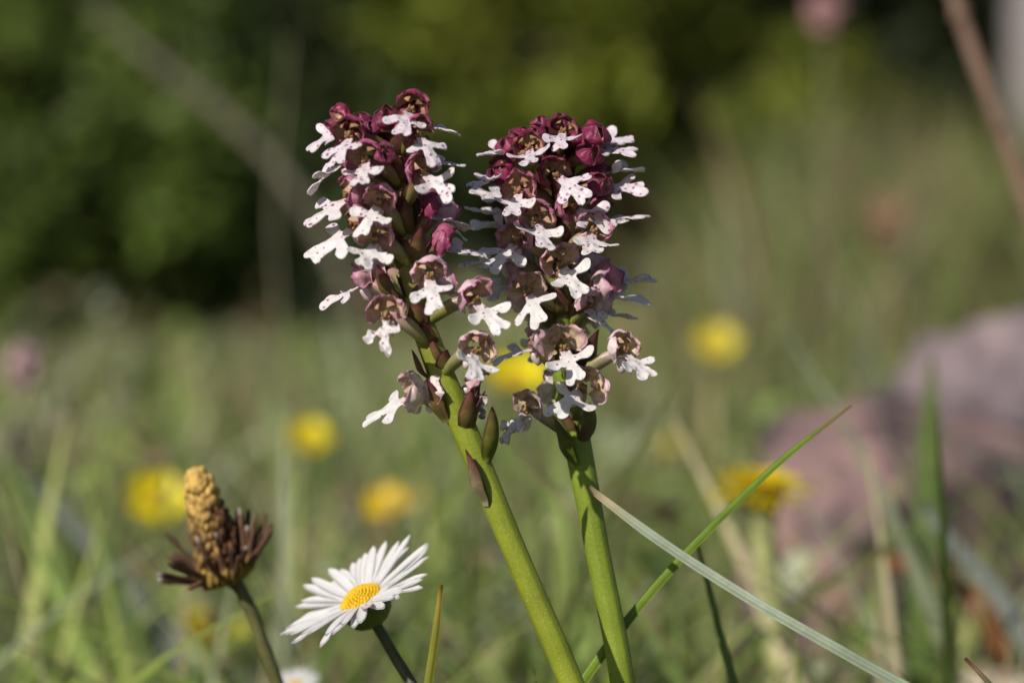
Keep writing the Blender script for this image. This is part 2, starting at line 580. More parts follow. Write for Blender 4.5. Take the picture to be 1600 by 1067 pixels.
def build_lip(age, rs, pitch, wither=0.0):
    g = dict(bw=0.60 + .15 * rs.random(), al=[1.6 + .75 * rs.random() for _ in '12'], ay=[1.1 + 1.3 * rs.random() for _ in '12'],
             ar=[0.54 + .24 * rs.random() for _ in '12'], lx=[.38 + .38 * rs.random() for _ in '12'],
             ly=[3.6 + .9 * rs.random() for _ in '12'], lr=[.46 + .2 * rs.random() for _ in '12'])
    h = 0.2
    a = np.arange(-3.6, 3.61, h)
    b = np.arange(-0.8, 5.8, h)
    A, B = np.meshgrid(a, b, indexing='ij')
    d = lip_sdf(A, B, g)
    nu, nv = A.shape
    ins = d < 0
    cell = (ins[:-1, :-1].astype(int) + ins[1:, :-1] + ins[:-1, 1:] + ins[1:, 1:]) >= 1
    # move outside corners of kept cells onto the outline
    Ap, Bp = A.copy(), B.copy()
    for _ in range(4):
        dd = lip_sdf(Ap, Bp, g)
        e = 0.01
        gx = (lip_sdf(Ap + e, Bp, g) - dd) / e
        gy = (lip_sdf(Ap, Bp + e, g) - dd) / e
        gl = np.hypot(gx, gy) + 1e-6
        mv = np.where(dd > 0, dd, 0)
        Ap = Ap - gx / gl ** 2 * mv
        Bp = Bp - gy / gl ** 2 * mv
    use = np.zeros((nu, nv), bool)
    ii, jj = np.nonzero(cell)
    for di in (0, 1):
        for dj in (0, 1):
            use[ii + di, jj + dj] = True
    idx = -np.ones((nu, nv), int)
    idx[use] = np.arange(use.sum())
    A1, B1 = Ap[use], Bp[use]
    d1 = d[use]
    F = [(idx[i, j], idx[i + 1, j], idx[i + 1, j + 1], idx[i, j + 1]) for i, j in zip(ii, jj)]
    # shape in 3-D: run along an arc, lobes cupped and twisted
    curl = radians(rs.uniform(-14, 26) + wither * 60)
    a0 = -pitch
    Bc = np.clip(B1, 0, None)
    ang = a0 - curl * (Bc / 4.5)
    y = np.where(B1 < 0, B1, 4.5 / max(abs(curl), 1e-3) * 0) + 0.0
    # integrate arc numerically
    n = 60
    bb = np.linspace(0, 6, n)
    an = a0 - curl * bb / 4.5
    yy = np.concatenate([[0], np.cumsum(np.cos((an[1:] + an[:-1]) / 2) * np.diff(bb))])
    zz = np.concatenate([[0], np.cumsum(np.sin((an[1:] + an[:-1]) / 2) * np.diff(bb))])
    y = np.where(B1 >= 0, np.interp(B1, bb, yy), B1 * cos(a0))
    z = np.where(B1 >= 0, np.interp(B1, bb, zz), B1 * sin(a0))
    nrm_y, nrm_z = -np.sin(ang), np.cos(ang)
    cup = rs.uniform(-0.06, 0.20)
    tw = rs.uniform(-0.25, 0.25)
    off = cup * A1 ** 2 + tw * A1 * np.clip(B1 - .6, 0, 3) * 0.6 + 0.18 * np.exp(-(A1 / 0.35) ** 2) * np.clip(B1, 0, 3) / 3
    off = off + 0.11 * np.sin(3.1 * A1 + rs.random() * 6) * np.sin(2.6 * B1 + rs.random() * 6) + 0.09 * np.clip(d1 + .35, 0, 1) * rs.uniform(-1, 2)
    off = off + wither * 0.5 * np.sin(4 * A1 + 1) * np.sin(3.5 * B1)
    V = np.stack([A1 * (1 - .25 * wither), y + nrm_y * off, z + nrm_z * off], -1)
    N = np.stack([0 * A1, nrm_y, nrm_z], -1)
    W = V - N * 0.16
    k = len(V)
    cnt = {}
    for q in F:
        for m in range(4):
            e = (q[m], q[(m + 1) % 4])
            cnt[e] = 1
    FF = [q for q in F] + [tuple(i + k for i in q[::-1]) for q in F]
    for (p, q) in cnt:
        if (q, p) not in cnt:
            FF.append((q, p, p + k, q + k))
    white = lerp((0.78, 0.68, 0.77), (0.83, 0.80, 0.80), min(1, age * 2))
    base = lerp(white, (0.70, 0.38, 0.55), 0.0)
    c = np.tile(base, (k, 1))
    fb = np.clip(1 - B1 / 1.2, 0, 1)[:, None]
    c = c * (1 - 0.45 * fb) + 0.45 * fb * np.array([0.72, 0.50, 0.55])
    if wither:
        wv = np.clip(d1 + 0.25, 0, .4)[:, None] * 2.2 * wither
        c = c * (1 - wv) + wv * np.array([0.34, 0.14, 0.06])
    so = rs.uniform(0, 60, 2)
    tx = np.stack([A1 + so[0], B1 + so[1], np.full(k, max(.35, 1.15 - .8 * age) * rs.uniform(.8, 1.15))], -1)
    mb = MB()
    mb.add(np.vstack([V, W]), FF, np.vstack([c, c]), np.vstack([tx, tx]))
    return mb


def build_column(age, rs):
    mb = MB()
    ellipsoid(mb, (0, 0.1, -0.1), (0.62, 1.0, 0.62), lerp((0.26, 0.10, 0.06), (0.30, 0.20, 0.08), age), 9, 12, 0.09)
    for sg in (-1, 1):
        ellipsoid(mb, (sg * .36, 0.85, 0.18), (0.24, 0.30, 0.42), (0.26, 0.16, 0.07), 6, 8, 0.1)
        ellipsoid(mb, (sg * .55, 0.55, -0.45), (0.34, 0.36, 0.26), (0.24, 0.14, 0.06), 6, 8, 0.1)
    ellipsoid(mb, (0, 0.95, -0.42), (0.20, 0.26, 0.2), (0.16, 0.07, 0.03), 6, 8, 0.05)
    return mb


class Orchid:
    def __init__(s, label, axis, radii, stemcol, nod):
        s.nod = nod        # how far the hoods look up (+) or nod (-), degrees
        # axis: list of (px, py, D) top to bottom, then ground
        pts = [PX(*a) for a in axis]
        s.base = pts[-1].copy()
        s.base[2] = gz(s.base)
        pts[-1] = s.base - np.array([0, 0, 0.004])
        s.path = catmull(pts, 90)
        s.apix = np.array([(a[0], a[1], a[2]) for a in axis[:-1]], float)
        s.root = thing('burnt_orchid', s.base, label, 'orchid', 'flowering orchids')
        mb = MB()
        r = np.interp(np.linspace(0, 1, 90), *radii)
        # colours follow the height: wine-flushed rachis at the top, fresh green below
        zt = s.path[:, 2]
        h = np.clip((zt - zt.min()) / (zt.max() - zt.min()), 0, 1)[:, None]
        rs = np.random.default_rng(3)
        c = lerp(stemcol, np.asarray(stemcol) * np.array([0.75, .8, .7]), np.clip((h - .5) * 2.2, 0, 1))
        c = lerp(c, (0.16, 0.05, 0.045), np.clip((h - .80) / .18, 0, 1) * .85)
        tube(mb, s.path, r, c, 28, 9, 0.035)
        me = make_mesh('stem', mb, M['stem'], lambda v: v - s.base)
        obj('stem', me, s.root)

    def axis_at(s, py):
        a = s.apix
        return np.array([np.interp(py, a[:, 1], a[:, 0]), py, np.interp(py, a[:, 1], a[:, 2])])

    def flower(s, hx, hy, yaw, age, lip=None, pitch=8, scale=1.0, kind='flower', open_=None, wither=0, rad=None, lp=None, roll=None, seed=0, bract=True):
        rs = np.random.default_rng(int(hx * 7 + hy * 13 + seed))
        ax = s.axis_at(hy)
        ps = radians(yaw)
        if abs(yaw) >= 60 and kind == 'flower':
            hx += -9 if yaw > 0 else 9
        R = 6.2 if rad is None else rad
        D = ax[2] - cos(ps) * R / 1000
        c = PX(hx, hy, D)
        if roll is None:
            roll = 0
            if lip is not None and abs(yaw) < 60:
                roll = degrees(atan2(lip[0] - hx - 30 * sin(ps), max(14, lip[1] - hy))) * .75
                roll = max(-50, min(50, roll))
            elif abs(yaw) >= 60:
                roll = (1 if yaw > 0 else -1) * rs.uniform(6, 32) * min(1, (180 - abs(yaw)) / 90)
        if kind == 'flower' and pitch < 12:
            pitch += s.nod
        if lp is None:
            lp = 40 + min(0, s.nod)
            if lip is not None and abs(yaw) >= 60:
                lp = degrees(atan2(lip[1] - hy - 8, abs(lip[0] - hx) + 4))
                lp = max(-5, min(62, lp))
            lp += rs.uniform(-5, 5)
        U0 = np.array([0, 0, 1.0])
        F0 = np.array([sin(ps), -cos(ps), 0])
        R0 = np.array([cos(ps), sin(ps), 0])
        pt = radians(pitch)
        F1 = F0 * cos(pt) + U0 * sin(pt)
        U1 = U0 * cos(pt) - F0 * sin(pt)
        ro = radians(roll)
        U2 = U1 * cos(ro) - R0 * sin(ro)
        R2 = R0 * cos(ro) + U1 * sin(ro)
        mat3 = np.stack([R2, F1, U2])       # rows
        k = scale * 1e-3
        X = lambda v: (v @ mat3) * k
        # stalk (ovary) from the stem to the back of the hood
        back = c + (np.array([[0, -1.75, -0.25]]) @ mat3)[0] * k
        apy = hy + rs.uniform(34, 58) * (1 if kind == 'flower' else .55)
        aa = s.axis_at(apy)
        at_ = PX(*aa) + F0 * 0.0011
        mid = 0.5 * (at_ + back) + np.array([0, 0, 0.0008]) + F0 * 0.0010
        path = catmull([at_, mid, back + (np.array([[0, .5, 0]]) @ mat3)[0] * k], 11)
        mb = MB()
        tt = np.linspace(0, 1, 11)
        rad_ = (0.42 + 0.52 * np.sin(pi * np.clip(tt * 1.0, 0, 1)) ** .8) * 1e-3 * (scale if kind == 'flower' else .8 * scale)
        deep, body = flower_cols(age)
        g0 = lerp((0.14, 0.05, 0.03), (0.24, 0.27, 0.05), min(1, age * 1.8 + .1))
        cc = lerp(g0, lerp(g0, deep, .75), (tt ** 1.8)[:, None])
        tube(mb, path - c, rad_, cc, 12, 3, 0.10)
        if kind == 'flower':
            sp = np.array([[0, -.5, -1.2], [0, -.75, -2.0], [0, -1.0, -2.7], [0, -1.05, -3.2]])
            tube(mb, X(catmull(sp, 7)), np.array([.75, .8, .78, .72, .6, .42, .12]) * k, lerp(body, (0.8, .7, .72), .5 * age + .2), 10)
        fl = obj(kind, make_mesh(kind, mb, M['ovary']), s.root, c - s.base)
        isb = kind == 'bud'
        if open_ is None:
            open_ = 0.16 + 0.45 * age * rs.random()
        me = make_mesh('hood', build_hood(age, open_, rs, isb), M['bud' if isb else 'sepal'], X)
        obj('hood', me, fl)
        if not isb:
            if lip is not False:
                lm = build_lip(age, rs, radians(lp), wither)
                me = make_mesh('lip', lm, M['lip'], lambda v: X(v * 1.16 + np.array([0, 0.5, -1.0])))
                obj('lip', me, fl)
            me = make_mesh('column', build_column(age, rs), M['column'], lambda v: X(v * np.array([.85, .8, .85]) + np.array([0, -.35, -.1])))
            obj('column', me, fl)
        if bract:
            out = F0
            s.bract(at_ - F0 * .0004, out, rs.uniform(4.2, 6.5) * scale * (1 if kind == 'flower' else .6), age, rs)
        return fl

    def bract(s, p, out, length, age, rs, up=0.85, width=1.25, cols=None):
        side = np.cross(out, [0, 0, 1.0])
        side /= np.linalg.norm(side)
        t = np.linspace(0, 1, 10)[:, None]
        q = np.linspace(-1, 1, 7)[None, :]
        w = width * np.sin(pi * (0.06 + 0.94 * t) ** .8) ** .85 + .03
        o = -0.5 + 1.2 * np.clip(t / .3, 0, 1) + 1.3 * t ** 1.6 + 0.5 * np.sin(t * pi) - 0.55 * q ** 2 * w + 0.3 * rs.random() * t ** 3 * 3
        z = up * length * t
        xx = q * w + 0.25 * np.sin(5 * t + rs.random() * 6) * t
        V = (xx[..., None] * side + o[..., None] * np.asarray(out) + (z + 0 * q)[..., None] * np.array([0, 0, 1.0])) * 1e-3
        c0, c1 = cols if cols else (lerp((0.10, 0.03, 0.025), (0.24, 0.25, 0.06), min(1, age * 1.4)), (0.15, 0.03, 0.05))
        e = np.clip(t ** 1.2 + 0.35 * np.abs(q) ** 2 + .1 * np.sin(q * 9), 0, 1)[..., None]
        co = lerp(np.asarray(c0), np.asarray(c1), e)
        mb = MB()
        sheet(mb, V, co, co * .9, -0.12e-3)
        return obj('bract', make_mesh('bract', mb, M['bract']), s.root, np.asarray(p) - s.base)


def orchid_left():
    ax = [(626, 178, .403), (626, 240, .403), (630, 330, .403), (650, 470, .403), (688, 580, .403), (738, 700, .403), (800, 850, .403), (893, 1067, .403), (985, 1300, .403), (1040, 1530, .403), (1052, 1700, .403)]
    L = Orchid('orchid with crooked leaning stem and pink-white spotted flower spike, its rosy hoods pointed', ax,
               ([0, .1, .25, .42, .6, 1], [.0006, .0010, .0015, .0019, .00172, .0019]), (0.27, 0.31, 0.022), -12)
    f = L.flower
    f(520, 190, -62, .12, (504, 222), 5)
    f(545, 208, -25, .18, (534, 234), 5)
    f(523, 250, -82, .35, (498, 273), 4)
    f(571, 246, -14, .28, (571, 278), 6)
    f(643, 168, -6, .16, (626, 180), 4, .95, rad=4.5, lp=16, roll=-16)
    f(655, 206, 24, .25, (674, 232), 6)
    f(664, 186, 72, .25, (684, 194), 10, rad=5)
    f(660, 266, 36, .32, (697, 287), 5)
    f(672, 240, 84, .3, (711, 245), 6)
    f(592, 315, -18, .45, (571, 346), 5)
    f(534, 302, -70, .35, (506, 326), 3, 1.2, lp=22)
    f(542, 348, -72, .40, (512, 378), 3, 1.25, lp=30)
    f(586, 372, -14, .55, (574, 404), 5, 1.05)
    f(684, 327, 104, .18, (723, 340), 6, 1.05)
    f(704, 378, 96, .22, (735, 385), 6, 1.05)
    f(552, 437, -96, .42, (525, 462), 4, 1.05)
    f(602, 490, -14, .62, (606, 530), 8, 1.05, wither=.7, open_=.6)
    f(672, 428, 8, .62, (678, 458), 5, 1.05)
    f(742, 466, 34, .55, (774, 497), 5, 1.05)
    f(746, 545, 14, .72, (716, 598), 6, 1.05, open_=.35)
    f(630, 614, -82, .96, (606, 645), 10, 1.2, lp=30, roll=-34)
    f(694, 612, 92, .95, (722, 640), 10, 1.1)
    f(752, 598, 96, .5, (775, 618), -20, .9, wither=.6)
    f(640, 312, 150, .5, None)
    f(700, 330, 140, .45, None)
    f(600, 270, -140, .4, None)
    f(592, 420, -150, .5, None)
    f(700, 440, 130, .5, None)
    f(660, 390, 175, .5, None)
    # buds on top
    for hx, hy, yaw, pit, sc, rd in ((562, 186, -30, 62, .82, 3), (578, 196, 10, 55, .7, 3.5), (603, 180, -5, 68, 1.1, 2.5), (619, 190, 150, 75, .9, 2),
                                     (590, 192, -160, 70, .8, 2.5), (602, 236, 8, 30, .75, 6), (634, 190, 20, 55, .8, 3.5), (512, 196, -80, 40, .7, 3),
                                     (641, 163, 40, 55, 1.0, 3)):
        f(hx, hy, yaw, .05 if hy < 195 else .2, None, pit, sc, kind='bud', rad=rd, seed=3)
    rs = np.random.default_rng(5)
    g, w = (0.20, 0.19, 0.04), (0.16, 0.035, 0.05)
    for px, py, yaw, ln, wd in ((610, 452, -40, 6, 1.5), (652, 500, -5, 5.5, 1.4), (690, 560, -60, 6, 1.2), (668, 575, -70, 5, 1.0), (729, 660, 15, 7.5, 1.3),
                                (690, 640, -50, 7, 1.5), (636, 350, -10, 6, 1.2), (650, 400, 20, 7, 1.3), (622, 400, -20, 6, 1.2)):
        a = L.axis_at(py + 20)
        p = PX(px, py + 20, a[2] - .0012 * cos(radians(yaw)))
        L.bract(p, np.array([sin(radians(yaw)), -cos(radians(yaw)), 0]), ln, .6, rs, .9, wd, (g, w))
    a = L.axis_at(765)
    L.bract(PX(752, 790, .4015), np.array([-.85, -.5, 0]), 9.0, .7, rs, .9, 1.6, ((0.34, 0.33, 0.16), (0.17, 0.05, 0.06)))
    a = L.axis_at(716)
    L.bract(PX(763, 722, .401), np.array([.25, -.97, 0]), 8.5, .7, rs, .95, 1.1, ((0.17, 0.22, 0.03), (0.16, 0.10, 0.04)))
    return L


def orchid_right():
    ax = [(862, 186, .418), (868, 230, .418), (876, 350, .418), (876, 500, .418), (890, 620, .418), (908, 720, .418), (932, 850, .418), (973, 1067, .418), (990, 1300, .418), (985, 1530, .418), (978, 1700, .418)]
    L = Orchid('orchid with straighter upright stem and dark wine buds crowning its white-lipped spike', ax,
               ([0, .1, .25, .42, .6, 1], [.0008, .0013, .0018, .0021, .00178, .0019]), (0.23, 0.30, 0.025), 2)
    f = L.flower
    f(880, 203, 0, .10, (876, 222), 18, .9, rad=5)
    f(794, 226, -62, .12, (768, 246), 6, .95)
    f(826, 228, -10, .14, (831, 254), 10, .95)
    f(868, 272, 16, .14, (900, 280), 6, 1.05, roll=38)
    f(782, 264, -55, .12, (756, 300), 8, .9)
    f(934, 226, 66, .10, (966, 238), 10, 1.1)
    f(940, 214, 88, .12, (966, 226), 10, 1.0)
    f(948, 260, 82, .14, (974, 266), 6, 1.05)
    f(950, 282, 70, .14, (990, 302), 4, 1.1)
    f(952, 330, 80, .25, (993, 344), 4, 1.1)
    f(810, 296, -18, .34, (806, 325), 6, 1.1)
    f(896, 322, 40, .32, (936, 328), 5, 1.1)
    f(840, 342, 4, .40, (846, 368), 6, 1.12)
    f(928, 358, 10, .46, (921, 384), 6, 1.1)
    f(806, 374, -32, .45, (782, 408), 6, 1.1)
    f(790, 300, -100, .4, (756, 306), 4, 1.0)
    f(792, 344, -98, .5, (752, 350), 4, 1.05)
    f(875, 412, 8, .58, (897, 432), 6, 1.12, roll=25)
    f(824, 454, -6, .66, (838, 480), 6, 1.1, open_=.3)
    f(966, 432, 112, .35, (1000, 458), 22, 1.1)
    f(930, 474, 70, .55, (968, 490), -35, 1.0)
    f(948, 478, 118, .6, (975, 500), 5, 1.05)
    f(800, 410, -110, .6, (762, 420), 4, 1.05)
    f(805, 470, -115, .7, (765, 488), 4, 1.05)
    f(880, 540, 6, .76, (891, 562), 6, 1.15, open_=.5)
    f(976, 545, 40, .82, (996, 566), 6, 1.1, open_=.3)
    f(822, 536, -84, .74, (792, 552), 0, 1.05)
    f(912, 604, -12, .86, (886, 628), 6, 1.15, open_=.6, roll=-38)
    f(822, 638, -38, .88, (796, 664), 6, 1.05, wither=.7)
    f(846, 610, -120, .9, None, 4, 1.0)
    f(783, 322, -88, .42, (745, 335), 4, 1.05, seed=5)
    f(778, 398, -80, .5, (742, 408), 4, 1.1, seed=6)
    f(790, 440, -95, .62, (752, 455), 4, 1.1, seed=7)
    f(952, 452, 96, .55, (992, 468), 4, 1.1, seed=8)
    f(930, 420, 160, .6, None)
    f(850, 400, -165, .6, None)
    f(910, 480, 170, .7, None)
    f(840, 520, -160, .8, None)
    f(905, 300, 175, .4, None)
    for hx, hy, yaw, pit, sc, rd in ((844, 190, -10, 62, .72, 2.5), (874, 186, 5, 66, .9, 3), (838, 202, -20, 45, .7, 4), (856, 196, 120, 70, .8, 1.5),
                                     (932, 206, 25, 58, 1.15, 5), (790, 222, -30, 55, .85, 3), (815, 208, -30, 60, .8, 3), (905, 208, 30, 60, .9, 4),
                                     (925, 236, 20, 40, 1.05, 6), (942, 282, 35, 22, 1.05, 6), (776, 268, -40, 25, .95, 5), (820, 232, -140, 60, .9, 4), (890, 200, 150, 65, .9, 3)):
        f(hx, hy, yaw, .14, None, pit, sc, kind='bud', rad=rd, seed=3)
    rs = np.random.default_rng(6)
    g, w = (0.15, 0.17, 0.03), (0.15, 0.035, 0.045)
    for px, py, yaw, ln, wd in ((868, 482, -5, 5.5, 1.7), (850, 310, -20, 7, 1.3), (882, 340, 0, 6, 1.2), (856, 490, -40, 6, 1.5), (905, 480, 45, 6.5, 1.5), (880, 420, 0, 6, 1.3),
                                (860, 560, -40, 6, 1.4), (915, 560, 40, 7, 1.4)):
        a = L.axis_at(py + 20)
        p = PX(px, py + 20, a[2] - .0016 * cos(radians(yaw)))
        L.bract(p, np.array([sin(radians(yaw)), -cos(radians(yaw)), 0]), ln, .6, rs, .9, wd, (g, w))
    L.bract(PX(914, 690, .4158), np.array([.3, -.95, 0]), 6.5, .7, rs, .9, 1.35, ((0.20, 0.09, 0.07), (0.16, 0.20, 0.04)))
    L.bract(PX(890, 726, .415), np.array([-.8, -.6, 0]), 8.0, .7, rs, .9, 1.5, ((0.12, 0.19, 0.025), (0.13, 0.12, 0.03)))
    return L


orchid_left()
orchid_right()


# ------------------------------------------------------------------ daisies
def basis(n):
    n = np.asarray(n, float)
    n /= np.linalg.norm(n)
    a = np.array([1.0, 0, 0])
    e1 = a - n * (a @ n)
    e1 /= np.linalg.norm(e1)
    e2 = np.cross(n, e1)
    return e1, e2, n


def daisy(px, py, D, nimg, toward, rad, foot, label, npet=46, seed=1, stemcol=(0.10, 0.11, 0.05), group='daisies'):
    rs = np.random.default_rng(seed)
    c = PX(px, py, D)
    n = np.array([nimg[0], 0, nimg[1]], float)
    n = n / np.linalg.norm(n) * sqrt(1 - toward ** 2) + np.array([0, -1, 0]) * toward
    e1, e2, n = basis(n)
    f = PX(*foot)
    base = f.copy()
    base[2] = gz(f)
    root = thing('daisy', base, label, 'daisy', group)
    Bm = np.stack([e1, e2, n])
    neck = c - n * rad * .26
    mb = MB()
    path = catmull([base - np.array([0, 0, .004]), f, neck - n * rad * .25 + (f - neck) * .15, neck, c - n * rad * .1], 40)
    tube(mb, path, np.interp(np.linspace(0, 1, 40), [0, .85, 1], [.0009, .0008, .0010]), stemcol, 12)
    obj('stem', make_mesh('stem', mb, M['leafy'], lambda v: v - base), root)
    mb = MB()
    t = np.linspace(0, 1, 7)
    tube(mb, (np.outer(-rad * .36 + t * rad * .34, n)), rad * np.array([.09, .20, .255, .275, .28, .275, .25]), (0.17, 0.22, 0.04), 20, 10, .05)
    obj('sepal_cup', make_mesh('sepal_cup', mb, M['leafy']), root, c - base)
    # disc of small florets
    mb = MB()
    R = rad * .26
    for k in range(150):
        r = R * sqrt((k + .5) / 150)
        a = k * 2.39996
        p = np.array([r * cos(a), r * sin(a), rad * .12 * (1 - (r / R) ** 2) + rad * .02])
        ellipsoid(mb, p @ Bm, np.array([1, 1, 1.3]) * R * .075, lerp((0.80, 0.50, 0.02), (0.86, 0.60, 0.04), rs.random()), 5, 6)
    ellipsoid(mb, np.zeros(3), (R * .98, R * .98, rad * .10), (0.75, 0.45, 0.02), 7, 16, 0, Bm.T)
    obj('disc', make_mesh('disc', mb, M['disc']), root, c - base)
    for k in range(npet):
        a = 2 * pi * (k + rs.uniform(-.25, .25)) / npet
        ln = rad * rs.uniform(.66, .78)
        layer = (k % 2) * .5 + rs.random() * .5
        lift = radians(rs.uniform(2, 17) + 10 * max(0, sin(a)))
        t = np.linspace(0, 1, 9)[:, None]
        q = np.linspace(-1, 1, 5)[None, :]
        w = rad * .068 * (.42 + .58 * np.sin(pi * np.clip(.12 + t * .75, 0, 1))) * np.sqrt(np.clip(1 - ((t - .82) / .185).clip(0, 1) ** 2, 0.03, 1))
        along = rad * .235 + ln * 1.04 * t * cos(lift)
        z = ln * t * sin(lift) + rad * .03 * layer - rad * .06 * t ** 2 * rs.uniform(0, 1.6) - .16 * w * (1 - q ** 2) + rs.uniform(-.02, .02) * rad * t
        lat = q * w + rs.uniform(-.04, .04) * rad * t ** 2
        V = np.stack([along * cos(a) - lat * sin(a), along * sin(a) + lat * cos(a), z + 0 * lat], -1)
        V = V @ Bm
        tipc = np.clip((t - .85) / .15, 0, 1)[..., None] * np.ones((9, 5, 1)) * (.6 if rs.random() < .5 else .1)
        under = lerp(np.array([.82, .80, .82]), np.array([.55, .25, .40]), tipc)
        mb = MB()
        sheet(mb, V, np.array([.84, .83, .84]), under, 1.2e-4)
        obj('petal', make_mesh('petal', mb, M['daisy_petal']), root, c - base)
    return root


daisy(565, 936, .424, (-.47, .88), .20, .0128, (665, 1105, .423),
      'white daisy with yellow disc tilted on a thin dark stem beside the withered plantain', 48, 1)
daisy(462, 1068, .52, (-.1, .99), .35, .0046, (480, 1130, .52),
      'small out-of-focus white daisy, its petals lifted, low behind the tilted daisy', 26, 2)


# ------------------------------------------------------------------ withered plantain
def plantain():
    rs = np.random.default_rng(11)
    D = .450
    c = PX(352, 893, D)
    tip = PX(304, 738, D - .004)
    ax = tip - c
    H = np.linalg.norm(ax)
    e1, e2, n = basis(ax)
    Bm = np.stack([e1, e2, n])
    foot = PX(440, 1090, D)
    base = PX(480, 1300, D)
    base[2] = gz(base)
    root = thing('plantain', base, 'withered plantain head with tan cone and dark splayed bracts on hairy stem', 'wildflower')
    mb = MB()
    path = catmull([base - np.array([0, 0, .004]), foot, PX(408, 1000, D), PX(378, 925, D), c + n * .001], 40)
    tube(mb, path, np.interp(np.linspace(0, 1, 40), [0, .8, .94, 1], [.0011, .0010, .0017, .0030]), (0.13, 0.13, 0.045), 14, 7, .08)
    obj('stem', make_mesh('stem', mb, M['leafy'], lambda v: v - base), root)
    # receptacle
    mb = MB()
    for k in range(120):
        a = k * 2.39996
        r = .0047 * sqrt((k + .5) / 120)
        p = np.array([r * cos(a), r * sin(a), -.0008 + .0018 * (r / .005) ** 2])
        ellipsoid(mb, p @ Bm, np.array([.00055, .00055, .0014]) * rs.uniform(.7, 1.2), lerp((.36, .24, .05), (.20, .11, .04), rs.random()), 6, 7, .08)
    obj('receptacle', make_mesh('receptacle', mb, M['brown']), root, c - base)
    # cone of florets
    mb = MB()
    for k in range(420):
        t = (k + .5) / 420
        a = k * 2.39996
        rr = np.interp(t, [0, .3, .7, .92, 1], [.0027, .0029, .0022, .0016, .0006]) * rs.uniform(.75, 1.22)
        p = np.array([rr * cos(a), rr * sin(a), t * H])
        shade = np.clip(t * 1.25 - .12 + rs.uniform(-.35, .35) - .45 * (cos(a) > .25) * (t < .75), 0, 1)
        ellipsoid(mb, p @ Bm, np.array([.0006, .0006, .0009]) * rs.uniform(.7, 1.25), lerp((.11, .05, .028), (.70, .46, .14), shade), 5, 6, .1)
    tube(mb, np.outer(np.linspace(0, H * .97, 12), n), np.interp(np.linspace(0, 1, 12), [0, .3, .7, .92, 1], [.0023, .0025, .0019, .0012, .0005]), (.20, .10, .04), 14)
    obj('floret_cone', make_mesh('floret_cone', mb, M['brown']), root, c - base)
    # dark splayed bracts
    for k in range(34):
        a = 2 * pi * k / 34 + rs.uniform(-.12, .12)
        ln = rs.uniform(.0042, .0098)
        lean = radians(rs.uniform(12, 62))
        if cos(a) < -.3:
            lean = radians(rs.uniform(30, 78))
        d = np.array([cos(a) * sin(lean), sin(a) * sin(lean), cos(lean)])
        st = np.array([cos(a), sin(a), 0]) * .0036
        p = [st, st + d * ln * .5, st + d * ln + np.array([0, 0, .0008 * rs.uniform(-.5, 1.5)])]
        mb = MB()
        tone = lerp((.06, .034, .024), (.22, .12, .075), rs.random() ** 1.5)
        tube(mb, catmull(p, 9) @ Bm, np.array([.8, 1.0, 1.05, .9, .75, .72, .85, .8, .3]) * rs.uniform(.00042, .00075), np.array([lerp((.32, .2, .06), tone, min(1, i / 3)) if i < 8 or k % 3 else (.45, .40, .36) for i in range(9)]), 8, 0, 0, .6)
        obj('bract', make_mesh('bract', mb, M['brown']), root, c - base)
    return root


plantain()


# ------------------------------------------------------------------ single grass blades
def blade(pts, w, cols, label, flat=.22, name='grass_blade', cat='grass blade', group=None, fold=.25, mat='blade'):
    P = [PX(*p) for p in pts]
    n0 = len(P)
    d = P[-1] - P[-2]
    d /= np.linalg.norm(d)
    hh = P[-1][2] - gz(P[-1])
    hd = np.array([d[0], d[1], 0])
    g = P[-1] + hd * min(hh * .55, .07)
    g[2] = gz(g) - .003
    k = P[-1] + d * min(hh * .5, .05)
    for u in (.3, .6, 1.0):
        P.append(P[n0 - 1] * (1 - u) ** 2 + k * 2 * u * (1 - u) + g * u * u)
    P = [catmull(P, 160)[int(i)] for i in np.linspace(0, 159, 160)]
    P = np.array(P)
    ss = np.concatenate([[0], np.cumsum(np.linalg.norm(np.diff(P, axis=0), axis=1))])
    path = np.stack([np.interp(np.linspace(0, ss[-1], 60), ss, P[:, i]) for i in range(3)], -1)
    base = path[-1].copy()
    t = np.linspace(0, 1, 60)
    T, N, B = frames(path)
    wd = np.interp(t, [x[0] for x in w], [x[1] for x in w])
    q = np.linspace(-1, 1, 7)
    V = path[:, None, :] + wd[:, None, None] * (q[None, :, None] * N[:, None, :] + fold * (q ** 2)[None, :, None] * B[:, None, :])
    col = np.array([lerp(cols[0], cols[1], x) for x in np.clip(t * 1.2, 0, 1)])[:, None, :] * (1 + .16 * np.cos(q * 3 * pi))[None, :, None]
    if len(cols) > 2:
        k = np.clip(1 - t / .05, 0, 1)[:, None, None]
        col = col * (1 - k) + k * np.asarray(cols[2])
    mb = MB()
    sheet(mb, V, col, col * .92, wd.mean() * flat)
    o = obj(name, make_mesh(name, mb, M[mat], lambda v: v - base), None, base)
    return tag(o, label, cat, group)


